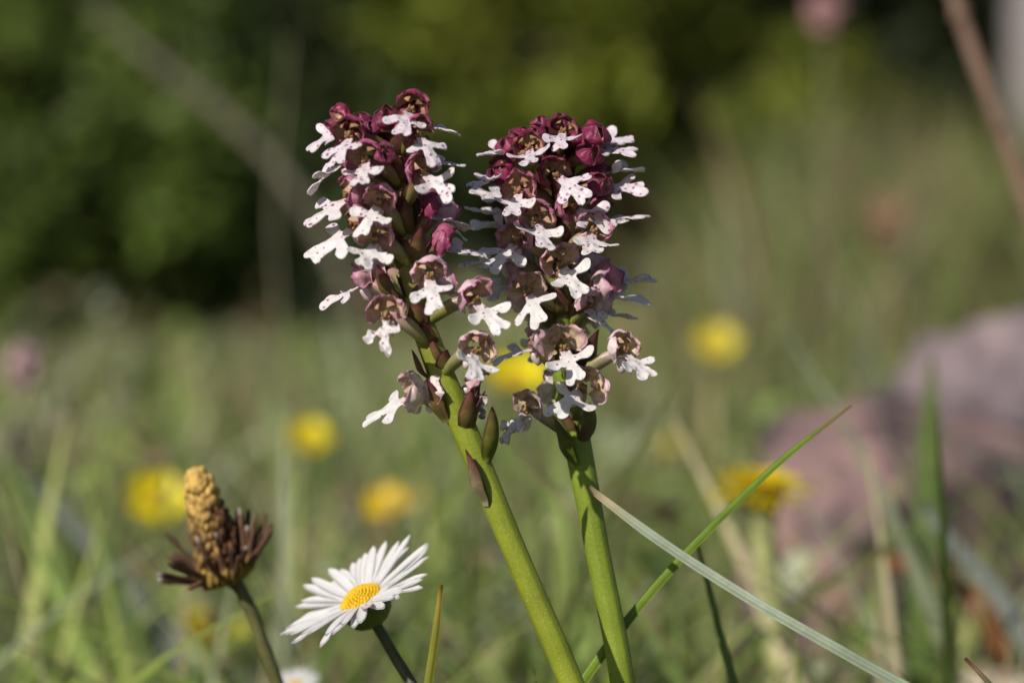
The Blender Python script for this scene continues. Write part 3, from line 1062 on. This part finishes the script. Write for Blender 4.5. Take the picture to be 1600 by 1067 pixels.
blade([(920, 762, .4135), (1010, 830, .411), (1150, 922, .407), (1290, 1003, .403), (1405, 1067, .402), (1620, 1175, .401)],
      [(0, .0004), (.05, .00065), (.4, .0008), (1, .0010)], ((.36, .42, .31), (.33, .41, .29), (.58, .47, .26)),
      'pale grey-green grass blade slanting down from the straighter orchid stem')
blade([(1330, 634, .428), (1240, 703, .426), (1120, 815, .424), (1030, 910, .422), (915, 1058, .42), (840, 1180, .42)],
      [(0, .00012), (.06, .0004), (.3, .0007), (1, .0010)], ((.22, .33, .035), (.24, .37, .04), (.3, .16, .1)),
      'long fresh green grass blade rising away behind the orchid stems to the rock')
blade([(689, 913, .400), (684, 960, .400), (676, 1020, .400), (669, 1067, .400), (655, 1200, .400)],
      [(0, .0002), (.05, .00045), (.3, .0008), (1, .0010)], ((.27, .27, .03), (.22, .27, .03), (.4, .28, .06)),
      'short upright yellow-green grass blade between the tilted daisy and crooked orchid stem', fold=.5)
blade([(1088, 840, .455), (1108, 920, .452), (1128, 1000, .45), (1146, 1067, .448), (1170, 1180, .448)],
      [(0, .0002), (.1, .0005), (.4, .0011), (1, .0011)], ((.13, .21, .03), (.14, .24, .03)),
      'upright dark green grass blade crossed by the pale slanting blade')
blade([(1508, 1028, .408), (1530, 1050, .407), (1552, 1075, .406), (1600, 1140, .406)],
      [(0, .00018), (.1, .0006), (.4, .0009), (1, .001)], ((.07, .11, .02), (.08, .14, .02), (.2, .08, .06)),
      'tip of a dark green grass blade leaning beside the cream stone')
blade([(40, 740, .74), (130, 850, .73), (215, 950, .72), (300, 1067, .71), (360, 1160, .71)],
      [(0, .0004), (.1, .003), (.3, .0048), (1, .004)], ((.030, .055, .018), (.03, .06, .018)),
      'broad blurred dark green leaf blade slanting down beside the plantain', mat='blade')
blade([(1455, 560, .66), (1452, 680, .66), (1447, 800, .66), (1440, 960, .66)],
      [(0, .0003), (.1, .002), (.3, .0032), (1, .003)], ((.16, .23, .06), (.15, .24, .06)),
      'broad soft green leaf blade standing upright before the pink rock')
blade([(1360, 878, .70), (1420, 880, .69), (1480, 905, .68), (1530, 950, .67), (1560, 1010, .67)],
      [(0, .001), (.3, .003), (1, .002)], ((.30, .12, .05), (.26, .10, .04)),
      'arching russet dead leaf blade at the foot of the rock')
blade([(1440, 790, .62), (1490, 850, .62), (1540, 905, .62), (1580, 960, .62)],
      [(0, .001), (.3, .0024), (1, .002)], ((.26, .29, .27), (.24, .28, .24)),
      'blue-grey blurred grass blade bending down across the rock')


# ------------------------------------------------------------------ yellow flowers
def buttercup(px, py, D, rad, nimg, toward, label, npet=5, seed=0, col=(.86, .74, .010), cup=.5, lean=20, group='yellow wildflowers', stem=.0010):
    rs = np.random.default_rng(seed)
    c = PX(px, py, D)
    n = np.array([nimg[0], 0, nimg[1]], float)
    n = n / np.linalg.norm(n) * sqrt(1 - toward ** 2) + np.array([0, -1, 0]) * toward
    e1, e2, n = basis(n)
    Bm = np.stack([e1, e2, n])
    base = PX(px + lean, py + 300, D)
    base[2] = gz(base)
    root = thing('yellow_flower', base, label, 'wildflower', group)
    mb = MB()
    tube(mb, catmull([base - np.array([0, 0, .004]), lerp(base, c, .5) + np.array([.004 * rs.uniform(-1, 1), 0, 0]), c - n * rad * .5, c], 24), stem, (.16, .20, .05), 10)
    obj('stem', make_mesh('stem', mb, M['leafy'], lambda v: v - base), root)
    mb = MB()
    for k in range(40):
        r = rad * .28 * sqrt((k + .5) / 40)
        a = k * 2.39996
        ellipsoid(mb, np.array([r * cos(a), r * sin(a), rad * .18]) @ Bm, np.array([1, 1, 2.2]) * rad * .05, (.62, .42, .02), 5, 6)
    obj('stamens', make_mesh('stamens', mb, M['yellow']), root, c - base)
    for k in range(npet):
        a = 2 * pi * k / npet + rs.uniform(-.1, .1)
        t = np.linspace(0, 1, 8)[:, None]
        q = np.linspace(-1, 1, 7)[None, :]
        w = rad * min(.55, 2.6 / npet) * np.sin(pi * (.08 + .80 * t)) ** .75
        al = rad * t * cos(cup * .8) * (1 - .08 * q ** 2)
        z = rad * (sin(cup) * t ** 1.4 * .8) + .25 * w * q ** 2 + rad * .03 * (k % 2)
        V = np.stack([al * cos(a) - q * w * sin(a), al * sin(a) + q * w * cos(a), z + 0 * q], -1) @ Bm
        mb = MB()
        sheet(mb, V, np.asarray(col) * rs.uniform(.88, 1.1), np.asarray(col) * .9, 2e-4)
        obj('petal', make_mesh('petal', mb, M['yellow']), root, c - base)
    return root


buttercup(245, 785, .80, .0098, (.3, .9), .75, 'yellow buttercup facing forward directly behind the plantain cone', 5, 1, cup=.35)
buttercup(480, 690, 1.00, .0092, (.2, .9), .6, 'yellow buttercup between the plantain and the crooked orchid stem', 5, 2)
buttercup(606, 792, .86, .0078, (-.3, .9), .65, 'deep yellow buttercup standing just behind the tilted daisy', 5, 3, col=(.82, .60, .01))
buttercup(648, 786, 1.05, .0055, (.3, .9), .5, 'small pale yellow flower touching the deep yellow buttercup', 5, 4, col=(.55, .42, .10))
buttercup(328, 994, .74, .0100, (.1, .95), .35, 'low yellow buttercup seen edge-on at the foot of the plantain', 5, 5, col=(.80, .68, .02), cup=.3)
buttercup(806, 600, .80, .0105, (.1, .9), .5, 'yellow buttercup half hidden between the two orchid spikes', 6, 6)
buttercup(1117, 541, 1.25, .0115, (0, .9), .75, 'large yellow buttercup in open meadow well above the long green blade', 6, 7, col=(.82, .71, .05))
buttercup(1043, 702, 1.30, .0075, (0, .9), .6, 'small dull yellow flower low in the grass below the large buttercup', 5, 8, col=(.46, .42, .06))
buttercup(1592, 602, 1.0, .0050, (0, .9), .6, 'small orange-yellow flower in front of the rock top', 5, 9, col=(.62, .36, .08))


def hawkbit():
    rs = np.random.default_rng(21)
    D = .64
    c = PX(1188, 772, D)
    base = PX(1222, 1250, D)
    base[2] = gz(base)
    root = thing('hawkbit', base, 'golden yellow composite flower on thick pale stem before the pink rock', 'wildflower', 'yellow wildflowers')
    mb = MB()
    tube(mb, catmull([base - np.array([0, 0, .004]), PX(1212, 1000, D), PX(1196, 870, D), PX(1188, 780, D)], 30),
         np.interp(np.linspace(0, 1, 30), [0, .8, 1], [.0030, .0028, .0034]), (.42, .44, .19), 16, 8, .05)
    obj('stem', make_mesh('stem', mb, M['leafy'], lambda v: v - base), root)
    e1, e2, n = basis((0.08, -.30, .95))
    Bm = np.stack([e1, e2, n])
    mb = MB()
    tube(mb, np.outer(np.linspace(-.004, .0015, 6), n), [.003, .0042, .005, .0053, .005, .004], (.20, .22, .06), 18, 9, .06)
    obj('sepal_cup', make_mesh('sepal_cup', mb, M['leafy']), root, c - base)
    for k in range(60):
        a = 2 * pi * k * .381966
        ring = k / 60
        R = .0118 * (.45 + .55 * ring)
        lift = radians(62 * (1 - ring) + 16 + rs.uniform(-8, 8))
        t = np.linspace(0, 1, 6)[:, None]
        q = np.linspace(-1, 1, 3)[None, :]
        w = .0011 * (.6 + .4 * t)
        al = .0012 + R * t * cos(lift)
        z = R * t * sin(lift) * .75 - .0022 * ring * t ** 2
        V = np.stack([al * cos(a) - q * w * sin(a), al * sin(a) + q * w * cos(a), z + 0 * q], -1) @ Bm
        mb = MB()
        cc = lerp((.82, .60, .008), (.86, .70, .01), rs.random())
        sheet(mb, V, cc, cc * .85, 1.5e-4)
        obj('ray_floret', make_mesh('ray_floret', mb, M['yellow']), root, c - base)


hawkbit()


# ------------------------------------------------------------------ other soft little flower heads on stalks
def tuft_head(px, py, D, r, col, label, foot, cat='wildflower', name='meadow_flower', stemcol=(.25, .22, .12), n=40, stem=.0008, stretch=1.3, seed=0):
    rs = np.random.default_rng(seed)
    c = PX(px, py, D)
    base = PX(*foot, D)
    base[2] = gz(base)
    root = thing(name, base, label, cat)
    mb = MB()
    tube(mb, catmull([base - np.array([0, 0, .004]), lerp(base, c, .5) + np.array([.003 * rs.uniform(-1, 1), 0, 0]), c], 24), stem, stemcol, 8)
    obj('stem', make_mesh('stem', mb, M['dry'], lambda v: v - base), root)
    mb = MB()
    for k in range(n):
        v = rs.standard_normal(3)
        v /= np.linalg.norm(v)
        v *= r * rs.uniform(.5, 1)
        v[2] *= stretch
        ellipsoid(mb, v, np.array([.3, .3, .5]) * r * rs.uniform(.7, 1.2), np.asarray(col) * rs.uniform(.7, 1.15), 5, 6, .08)
    obj('flower_head', make_mesh('flower_head', mb, M['yellow']), root, c - base)
    return root


tuft_head(36, 572, .95, .0062, (.68, .46, .48), 'pink rounded flower head on a thin stalk before the dark shrubs', (60, 900), seed=1)
tuft_head(93, 655, .95, .0042, (.50, .46, .32), 'small cream seed head beside the pink rounded flower head', (110, 900), seed=2, n=24, name='seed_head', cat='seed head')
tuft_head(25, 700, .85, .0060, (.30, .27, .20), 'greyish brown seed head low beside the cream one', (30, 1000), seed=3, n=24, name='seed_head', cat='seed head')
tuft_head(1292, 26, 1.50, .0085, (.58, .32, .32), 'tall dusky pink flower head high above the meadow on pale stalk', (1262, 700), seed=4, stem=.0009, stemcol=(.24, .23, .13))
tuft_head(1386, 345, 1.55, .0105, (.40, .25, .15), 'peach-brown drooping seed head over the meadow above the rock', (1440, 640), seed=5, stretch=1.5, name='seed_head', cat='seed head', stem=.0012)


def stalk(pts, r, col, label, ground, name='dry_stalk'):
    P = [PX(*p) for p in pts]
    e = PX(*ground)
    e[2] = gz(e) - .004
    P.append(e)
    base = P[-1].copy()
    mb = MB()
    path = catmull(P, 40)
    tube(mb, path, np.interp(np.linspace(0, 1, 40), [0, .3, 1], [r * .5, r, r * 1.1]), col, 10)
    # joints
    for i in (9, 18, 27):
        ellipsoid(mb, path[i], (r * 1.35, r * 1.35, r * 1.6), np.asarray(col) * .8, 6, 8)
    o = obj(name, make_mesh(name, mb, M['dry'], lambda v: v - base), None, base)
    return tag(o, label, 'dry stalk')


stalk([(1440, -160, .72), (1492, 0, .72), (1545, 150, .72), (1600, 300, .72), (1680, 520, .72)], .0019, (.30, .19, .14), 'reddish brown dry stalk leaning before the grey trunk', (1850, 1300, .72))
stalk([(140, 10, 1.8), (240, 95, 1.8), (350, 180, 1.8), (440, 270, 1.8), (520, 400, 1.8)], .0038, (.20, .18, .13), 'pale dry stalk slanting across the dark shrubs', (640, 740, 1.8))
stalk([(452, 60, 1.2), (440, 200, 1.2), (428, 330, 1.2), (436, 480, 1.2)], .0008, (.26, .25, .15), 'pale upright dry stalk beside the crooked orchid spike', (440, 900, 1.2))


# ------------------------------------------------------------------ rocks
def rock(name, center, size, planes, label, mat, seed, rough=.03, nu=40, nv=60):
    rs = np.random.default_rng(seed)
    th = np.linspace(.01, pi - .01, nu)
    ph = np.linspace(0, 2 * pi, nv, endpoint=False)
    T, Pp = np.meshgrid(th, ph, indexing='ij')
    d = np.stack([np.sin(T) * np.cos(Pp), np.sin(T) * np.sin(Pp), np.cos(T)], -1)
    r = np.full(T.shape, 1.25)
    for n, dist in planes:
        n = np.asarray(n, float)
        n = n / np.linalg.norm(n)
        dn = d @ n
        r = np.minimum(r, np.where(dn > .05, dist / np.maximum(dn, .05), 9))
    nz = np.zeros_like(r)
    for k in range(14):
        w = rs.standard_normal(3) * (2.5 + k)
        nz += np.sin(d @ w + rs.random() * 6) / (2.2 + k)
    r = r * (1 + rough * nz)
    V = (d * r[..., None] * np.asarray(size)).reshape(-1, 3)
    F = []
    for i in range(nu - 1):
        for j in range(nv):
            F.append((i * nv + j, (i + 1) * nv + j, (i + 1) * nv + (j + 1) % nv, i * nv + (j + 1) % nv))
    F.append(tuple(range(nv)))
    F.append(tuple((nu - 1) * nv + j for j in range(nv))[::-1])
    mb = MB()
    mb.add(V, F, (.3, .2, .2))
    me = make_mesh(name, mb, mat, None, False)
    o = obj(name, me, None, center)
    return tag(o, label, 'rock')


ROCKM = mat_rock('pink_rock', (.05, .042, .045), (.24, .155, .155), (.44, .27, .25), 34)
MAUVE = mat_rock('mauve_rock', (.06, .05, .055), (.20, .155, .17), (.33, .25, .26), 26)
CREAM = mat_rock('cream_stone', (.45, .36, .24), (.62, .52, .38), (.72, .64, .5), 40)
pc = PX(1455, 800, .84)
rock('rock', (pc[0], pc[1] + .03, .058), (.066, .066, .074),
     [((-.72, -.50, .50), .72), ((.70, -.70, .12), .34), ((-.25, -.1, 1), .84), ((-1, .2, .1), .82), ((-.1, -1, -.1), .66), ((.35, -.2, .9), .70), ((1, .2, .1), .9), ((-.2, -.8, .6), .80)],
     'pink rock with flat sunlit face and dark broken side in the grass', ROCKM, 4, .075, 60, 90)
pc = PX(1690, 700, .96)
rock('rock', (pc[0], pc[1] + .03, .070), (.090, .085, .088),
     [((-.6, -.5, .7), .80), ((.3, -.9, .2), .66), ((-1, .1, .4), .80), ((-.1, .1, 1), .84), ((-.2, -1, 0), .7), ((1, -.1, .1), .9)],
     'taller mauve-grey rock rising behind the pink rock', MAUVE, 9, .075, 60, 90)
pc = PX(1590, 1085, .60)
rock('stone', (pc[0], pc[1], .045), (.018, .018, .051),
     [((-.7, -.5, .5), .8), ((.4, -.8, .4), .8), ((0, 0, 1), .9), ((1, 0, 0), .9), ((-1, .3, 0), .85)],
     'small cream stone standing in the grass beside the dark blade tip', CREAM, 12)


# ------------------------------------------------------------------ meadow grass
def strips(N, pos, h, w, lean, azim, bend, cols, seg, mb):
    t = np.linspace(0, 1, seg + 1)
    ca, sa = np.cos(azim), np.sin(azim)
    horiz = h[:, None] * (lean[:, None] * t + bend[:, None] * t ** 2.2)
    up = h[:, None] * (t - 0.35 * np.abs(bend)[:, None] * t ** 2.5)
    cx = pos[:, 0, None] + horiz * ca[:, None]
    cy = pos[:, 1, None] + horiz * sa[:, None]
    cz = pos[:, 2, None] + up
    fa = rng.uniform(0, 2 * pi, N)
    ww = w[:, None] * (1 - t ** 2.2) + w[:, None] * .06
    dx, dy = np.cos(fa)[:, None] * ww, np.sin(fa)[:, None] * ww
    V = np.stack([np.stack([cx - dx, cy - dy, cz], -1), np.stack([cx + dx, cy + dy, cz], -1)], 2)
    k = (seg + 1) * 2
    V = V.reshape(N * k, 3)
    q = np.array([[2 * i, 2 * i + 1, 2 * i + 3, 2 * i + 2] for i in range(seg)])
    F = (np.arange(N)[:, None, None] * k + q[None]).reshape(-1, 4)
    c = np.repeat(cols, k, axis=0)
    mb.add(V, F, c)


PAL = 1.75 * np.array([(.12, .165, .040), (.155, .195, .050), (.085, .125, .035), (.19, .205, .07), (.25, .21, .12), (.29, .25, .16), (.20, .22, .145), (.20, .135, .085)])


def sward(name, label, n, d0, d1, hr, wr, probs, seg, pw=1.0, side=.30, margin=.12, straw=0.0):
    D = d0 + (d1 - d0) * rng.random(n) ** pw
    x = rng.uniform(-1, 1, n) * (side * D + margin)
    y = D - .405
    z = ground_z(x, y) - .002
    h = rng.uniform(hr[0], hr[1], n) * (1 + .25 * np.sin(7 * x + 1) * np.cos(5 * y))
    h = h * np.clip(1.12 - np.clip(D - 1, 0, 9) * np.clip(.36 - .45 * x / np.maximum(D, .5), .05, .5), .36, 1)
    w = rng.uniform(wr[0], wr[1], n)
    pr = np.array(probs, float)
    pr /= pr.sum()
    ci = rng.choice(len(PAL), n, p=pr)
    patch = np.sin(4.1 * x + 2.2 * y) + np.sin(9 * x - 5 * y + 1.7)
    sw = rng.random(n) < np.clip(.12 * patch + straw + .10 * np.clip(D - 1.3, 0, 3), 0, .6)
    ci = np.where(sw, rng.choice([4, 5, 6, 7], n), ci)
    tone = 1 + .48 * np.sin(23 * x + 3 * y) * np.sin(11 * y - 7 * x + 1) + .22 * np.sin(41 * x + 2) * np.sin(19 * y)
    cols = PAL[ci] * rng.uniform(.6, 1.45, (n, 1)) * tone[:, None]
    keep = ~((np.abs(x / D * FPX + 800 - 1195) < 45) & (D < .68) & (D > .45))
    h = np.where(keep, h, h * .45)
    mb = MB()
    strips(n, np.stack([x, y, z], -1), h, w, rng.uniform(0, .45, n), rng.uniform(0, 2 * pi, n), rng.uniform(-.1, .7, n), cols, seg, mb)
    o = obj(name, make_mesh(name, mb, M['grass']))
    tag(o, label, 'grass', None, 'stuff')


sward('near_grass', 'short green grass around the orchid and daisy stems', 9000, .20, 1.15, (.045, .095), (.0007, .0019), (4, 4, 3, 2, .6, .5, 1.2, .4), 5)
sward('tall_grass', 'taller mixed green and straw grass blades behind the orchids', 5200, .56, 2.4, (.075, .150), (.0008, .0026), (4, 3, 4, 2, 1, .8, 3, .5), 6, straw=.06)
sward('meadow_grass', 'blurred meadow grass running back to the shrubs', 52000, 1.0, 8.5, (.04, .11), (.0014, .0040), (4, 4, 4, 3, 1.2, 1.0, 3, .9), 4, 1.0, .42, .2, .06)


def rank_grass():
    """taller thin grass standing before the shrubs on the rising side of the meadow"""
    n = 2600
    D = 1.7 + 3.6 * rng.random(n)
    px = rng.uniform(990, 1750, n)
    x = (px - 800) / FPX * D
    y = D - .405
    z = ground_z(x, y) - .002
    h = rng.uniform(.10, .30, n) * np.clip((px - 900) / 300, .4, 1)
    cols = PAL[rng.choice([0, 1, 3, 3, 4, 6, 7], n)] * rng.uniform(.5, 1.2, (n, 1)) * .8
    mb = MB()
    strips(n, np.stack([x, y, z], -1), h, rng.uniform(.0012, .0034, n), rng.uniform(0, .25, n), rng.uniform(0, 2 * pi, n), rng.uniform(0, .5, n), cols, 5, mb)
    o = obj('rank_grass', make_mesh('rank_grass', mb, M['grass']))
    tag(o, 'tall thin olive grass standing before the shrubs beyond the rock', 'grass', None, 'stuff')


rank_grass()


def herbs():
    """low broad-leaved meadow herbs between the grass: small tufts of rounded leaves, too many to count"""
    mb = MB()
    n = 1700
    D = .6 + 5.5 * rng.random(n) ** 1.3
    x = rng.uniform(-1, 1, n) * (.30 * D + .1)
    for i in range(n):
        if D[i] < .70 and abs(x[i] / D[i] * FPX + 800 - 1195) < 70:
            continue
        y = D[i] - .405
        z0 = float(ground_z(x[i], y))
        tone = PAL[rng.choice([0, 2, 2, 1, 6, 6, 4, 7])] * rng.uniform(.40, 1.9)
        hgt = rng.uniform(.02, .11)
        for k in range(rng.integers(3, 8)):
            a = rng.uniform(0, 2 * pi)
            r = rng.uniform(.006, .020) * min(1, .25 + .5 * D[i])
            w = r * rng.uniform(.3, .55)
            tilt = rng.uniform(-.3, 1.1)
            t = np.linspace(0, 1, 5)[:, None]
            q = np.array([-1., 0, 1])[None, :]
            al = .004 + r * 1.6 * t * cos(tilt)
            zz = z0 + hgt * rng.uniform(.4, 1) + r * 1.6 * t * sin(tilt) - .4 * r * t ** 2
            lat = q * w * np.sin(pi * (.08 + .88 * t))
            V = np.stack([x[i] + al * cos(a) - lat * sin(a), y + al * sin(a) + lat * cos(a), zz + .25 * np.abs(lat)], -1)
            mb.add(V.reshape(-1, 3), grid_faces(5, 3), tone * rng.uniform(.85, 1.15))
    o = obj('meadow_herbs', make_mesh('meadow_herbs', mb, M['grass']))
    tag(o, 'low broad-leaved herbs scattered through the meadow grass', 'herbs', None, 'stuff')


herbs()


# ------------------------------------------------------------------ shrubs and trees
def shrub(name, label, px, D, clumps, leaf, cols, nper, cat='shrub', group=None, gap=.0, seed=0, trunkcol=(.12, .10, .08)):
    """clumps: (pixel x, pixel y, depth offset, radius m). leaves gather round each clump; stems run from the base"""
    rs = np.random.default_rng(seed)
    base = PX(px, 500, D)
    base[2] = gz(base)
    root = thing(name, base, label, cat, group)
    mbl, mbt = MB(), MB()
    Vs, Cs = [], []
    for (cx, cy, dd, r) in clumps:
        c = PX(cx, cy, D + dd)
        path = catmull([base - np.array([0, 0, .02]), lerp(base, c, .45) + rs.standard_normal(3) * .04, c], 10)
        tube(mbt, path, np.linspace(.014, .004, 10) * max(.6, min(2, r / .15)), trunkcol, 7)
        for _ in range(5):
            d = rs.standard_normal(3)
            d *= r * .9 / np.linalg.norm(d)
            tube(mbt, catmull([c, c + d * .5 + rs.standard_normal(3) * .01, c + d], 5), np.linspace(.004, .0012, 5), trunkcol, 5)
        n = int(nper * (r / .15) ** 2)
        # sub-clumps give uneven outline and gaps
        m = 14
        sc = rs.standard_normal((m, 3))
        sc = sc / np.linalg.norm(sc, axis=1)[:, None] * r * rs.uniform(.35, .95, (m, 1))
        k = rs.integers(0, m, n)
        p = c + sc[k] + rs.standard_normal((n, 3)) * r * .18
        p[:, 2] = np.maximum(p[:, 2], ground_z(p[:, 0], p[:, 1]) + .01)
        a = rs.standard_normal((n, 3))
        a /= np.linalg.norm(a, axis=1)[:, None]
        up = np.array([0, 0, 1.0]) + rs.standard_normal((n, 3)) * .55 + (p - c) / r * .5
        b = np.cross(a, up)
        b /= np.linalg.norm(b, axis=1)[:, None] + 1e-9
        nn = np.cross(a, b)
        ls = leaf * rs.uniform(.6, 1.3, (n, 1))
        q = np.stack([p - a * ls, p + b * ls * .42 + nn * ls * .1, p + a * ls, p - b * ls * .42 + nn * ls * .1], 1)
        Vs.append(q.reshape(-1, 3))
        tone = rs.random((m,))[k]
        cc = np.array(cols[0])[None] * (1 - tone[:, None]) + np.array(cols[1])[None] * tone[:, None]
        cc = cc * rs.uniform(.75, 1.3, (n, 1)) * rs.uniform(.45, 1.5, m)[k][:, None]
        Cs.append(np.repeat(cc, 4, axis=0))
    V = np.concatenate(Vs)
    F = np.arange(len(V)).reshape(-1, 4)
    mbl.add(V, F, np.concatenate(Cs))
    obj('trunk', make_mesh('trunk', mbt, M['bark'], lambda v: v - base), root)
    obj('crown', make_mesh('crown', mbl, M['leaf'], lambda v: v - base, False), root)
    return root


G_DARK = ((.035, .055, .016), (.075, .11, .026))  # greens darkened so the shrub looks shaded; nothing casts that shade
G_MID = ((.075, .12, .022), (.14, .19, .034))
G_OLIVE = ((.15, .19, .022), (.24, .27, .034))
G_GREY = ((.12, .14, .06), (.20, .21, .10))

shrub('shrub', 'bushy green shrub with yellow-green tufts behind the pale slanting stalk', 200, 2.9,
      [(40, 300, -.1, .13), (20, 150, .1, .12), (290, 320, -.05, .14), (250, 420, .05, .12), (90, 460, .15, .12), (310, 60, .0, .10), (300, 220, .1, .12), (-120, 300, 0, .2), (-150, 100, .1, .2), (20, 420, 0, .10), (150, 180, .15, .12), (180, 560, .1, .09), (60, 560, .1, .1), (300, 540, .1, .1)],
      .016, G_MID, 1500, group='shrubs along the wood edge', seed=1)
shrub('shrub', 'dark leafy shrub with shade painted into its leaves behind the crooked orchid spike', 480, 3.6,
      [(420, 420, .0, .16), (520, 330, .1, .16), (560, 480, .05, .16), (440, 200, .2, .16), (480, 60, .2, .14), (330, 500, .0, .14), (620, 380, .0, .14), (420, 520, -.05, .12), (520, 540, -.05, .12)],
      .018, G_DARK, 1300, group='shrubs along the wood edge', seed=2)
shrub('shrub', 'broad olive green shrub behind and above the two orchid spikes', 800, 4.0,
      [(640, 160, -.1, .17), (760, 90, -.15, .19), (880, 60, -.1, .18), (1000, 90, -.05, .16), (700, 260, .05, .16), (840, 220, .0, .17), (960, 230, .05, .15), (760, 360, .1, .16), (900, 370, .1, .16), (740, -60, 0, .2), (920, -80, 0, .2), (1060, 30, .1, .13)],
      .018, G_OLIVE, 1500, group='shrubs along the wood edge', seed=3)
shrub('shrub', 'low bright green shrub at the meadow edge beyond the white-lipped orchid', 1130, 5.0,
      [(1090, 330, .0, .13), (1160, 290, .0, .12), (1210, 370, .05, .13), (1120, 420, -.1, .12), (1060, 400, .1, .12), (1280, 330, .2, .13), (1290, 180, .2, .13), (1360, 260, .2, .13), (1180, 220, .1, .12), (1240, 280, .0, .13), (1320, 340, 0, .13), (1400, 330, .1, .12), (1250, 120, .2, .10)],
      .015, G_OLIVE, 1500, group='shrubs along the wood edge', seed=4)
shrub('shrub', 'grey-green shrub growing low beside the grey trunk', 1480, 5.6,
      [(1420, 380, .0, .14), (1500, 340, .05, .14), (1560, 420, .0, .14), (1450, 450, -.1, .12), (1350, 420, 0, .12), (1640, 380, 0, .16)],
      .016, G_GREY, 1100, group='shrubs along the wood edge', seed=5)


def far_wood():
    """the dark wood beyond reads as one mass: trunks, limbs and low dense crowns of small leaves"""
    rs = np.random.default_rng(31)
    mb, Vs, Cs = MB(), [], []
    spots = [(-500 + 2600 * (k + .5) / 9, 6.8) for k in range(9)] + [(-600 + 2800 * (k + .5) / 9, 8.2) for k in range(9)]
    spots += [(-800 - 330 * k, 6.6 + .5 * (k % 3)) for k in range(9)] + [(2350 + 330 * k, 6.8 + .5 * (k % 3)) for k in range(9)]
    for px, D in spots:
        base = PX(px + rs.uniform(-40, 40), 400, D + rs.uniform(-.5, .8))
        base[2] = gz(base)
        H = rs.uniform(2.6, 3.8)
        tr = catmull([[0, 0, -.03], [rs.uniform(-.06, .06), 0, H * .5], [rs.uniform(-.1, .1), 0, H * .95]], 12)
        tube(mb, tr + base, np.linspace(.06, .012, 12), (.06, .05, .04), 9)
        for j in range(26):
            z = H * (.04 + .92 * (j + .5) / 26)
            a = j * 2.4
            R = .62 * (1 - .55 * z / H)
            tip = np.array([cos(a) * R, sin(a) * R, z - .05])
            st = np.array([np.interp(z, tr[:, 2], tr[:, 0]), 0, z * .93])
            tube(mb, catmull([st, lerp(st, tip, .5) + [0, 0, .04], tip], 6) + base, np.linspace(.014, .003, 6), (.06, .05, .04), 5)
            m = 520 if -700 < px < 2250 else 330
            u = rs.random((m, 1)) ** .7
            p = st * (1 - u) + tip * u + rs.standard_normal((m, 3)) * np.array([.13, .13, .09])
            p[:, 2] = np.maximum(p[:, 2], .01)
            d = rs.standard_normal((m, 3))
            d /= np.linalg.norm(d, axis=1)[:, None]
            b = np.cross(d, rs.standard_normal((m, 3)))
            b /= np.linalg.norm(b, axis=1)[:, None]
            ls = .036 * rs.uniform(.6, 1.3, (m, 1))
            Vs.append(np.stack([p - d * ls, p + b * ls * .45, p + d * ls, p - b * ls * .45], 1).reshape(-1, 3) + base)
            Cs.append(np.repeat(np.array([[.024, .036, .012]]) * rs.uniform(.4, 1.7) * rs.uniform(.6, 1.4, (m, 1)), 4, axis=0))  # leaf colour kept very dark to stand for the wood's inner shade
    V = np.concatenate(Vs)
    mb.add(V, np.arange(len(V)).reshape(-1, 4), np.concatenate(Cs))
    o = obj('far_wood', make_mesh('far_wood', mb, M['leaf'], None, False))
    tag(o, 'dark wood behind the shrubs, its shade put into the leaf colour', 'wood', None, 'stuff')


far_wood()


def grey_trunk():
    rs = np.random.default_rng(8)
    base = PX(1625, 470, 4.2)
    base[2] = gz(base)
    root = thing('pale_tree', base, 'pale grey-barked young tree trunk behind the reddish dry stalk', 'tree')
    mb = MB()
    path = catmull([[0, 0, -.05], [-.01, 0, .6], [-.03, .02, 1.4], [0, .05, 2.6]], 24)
    tube(mb, path, np.linspace(.052, .022, 24), (.30, .27, .27), 16, 5, .05)
    Vs = []
    for j in range(12):
        a = j * 2.4
        z = 1.5 + j * .1
        tip = np.array([cos(a) * .6, sin(a) * .6, z + .35])
        tube(mb, catmull([[0, .03, z], [cos(a) * .3, sin(a) * .3, z + .2], tip], 7), np.linspace(.012, .003, 7), (.28, .25, .24), 6)
        p = tip + rs.standard_normal((260, 3)) * .14
        d = rs.standard_normal((260, 3))
        d /= np.linalg.norm(d, axis=1)[:, None]
        b = np.cross(d, rs.standard_normal((260, 3)))
        b /= np.linalg.norm(b, axis=1)[:, None]
        Vs.append(np.stack([p - d * .03, p + b * .014, p + d * .03, p - b * .014], 1).reshape(-1, 3))
    obj('trunk', make_mesh('trunk', mb, M['bark']), root)
    mb = MB()
    V = np.concatenate(Vs)
    mb.add(V, np.arange(len(V)).reshape(-1, 4), (.07, .10, .02))
    obj('crown', make_mesh('crown', mb, M['leaf'], None, False), root)


grey_trunk()
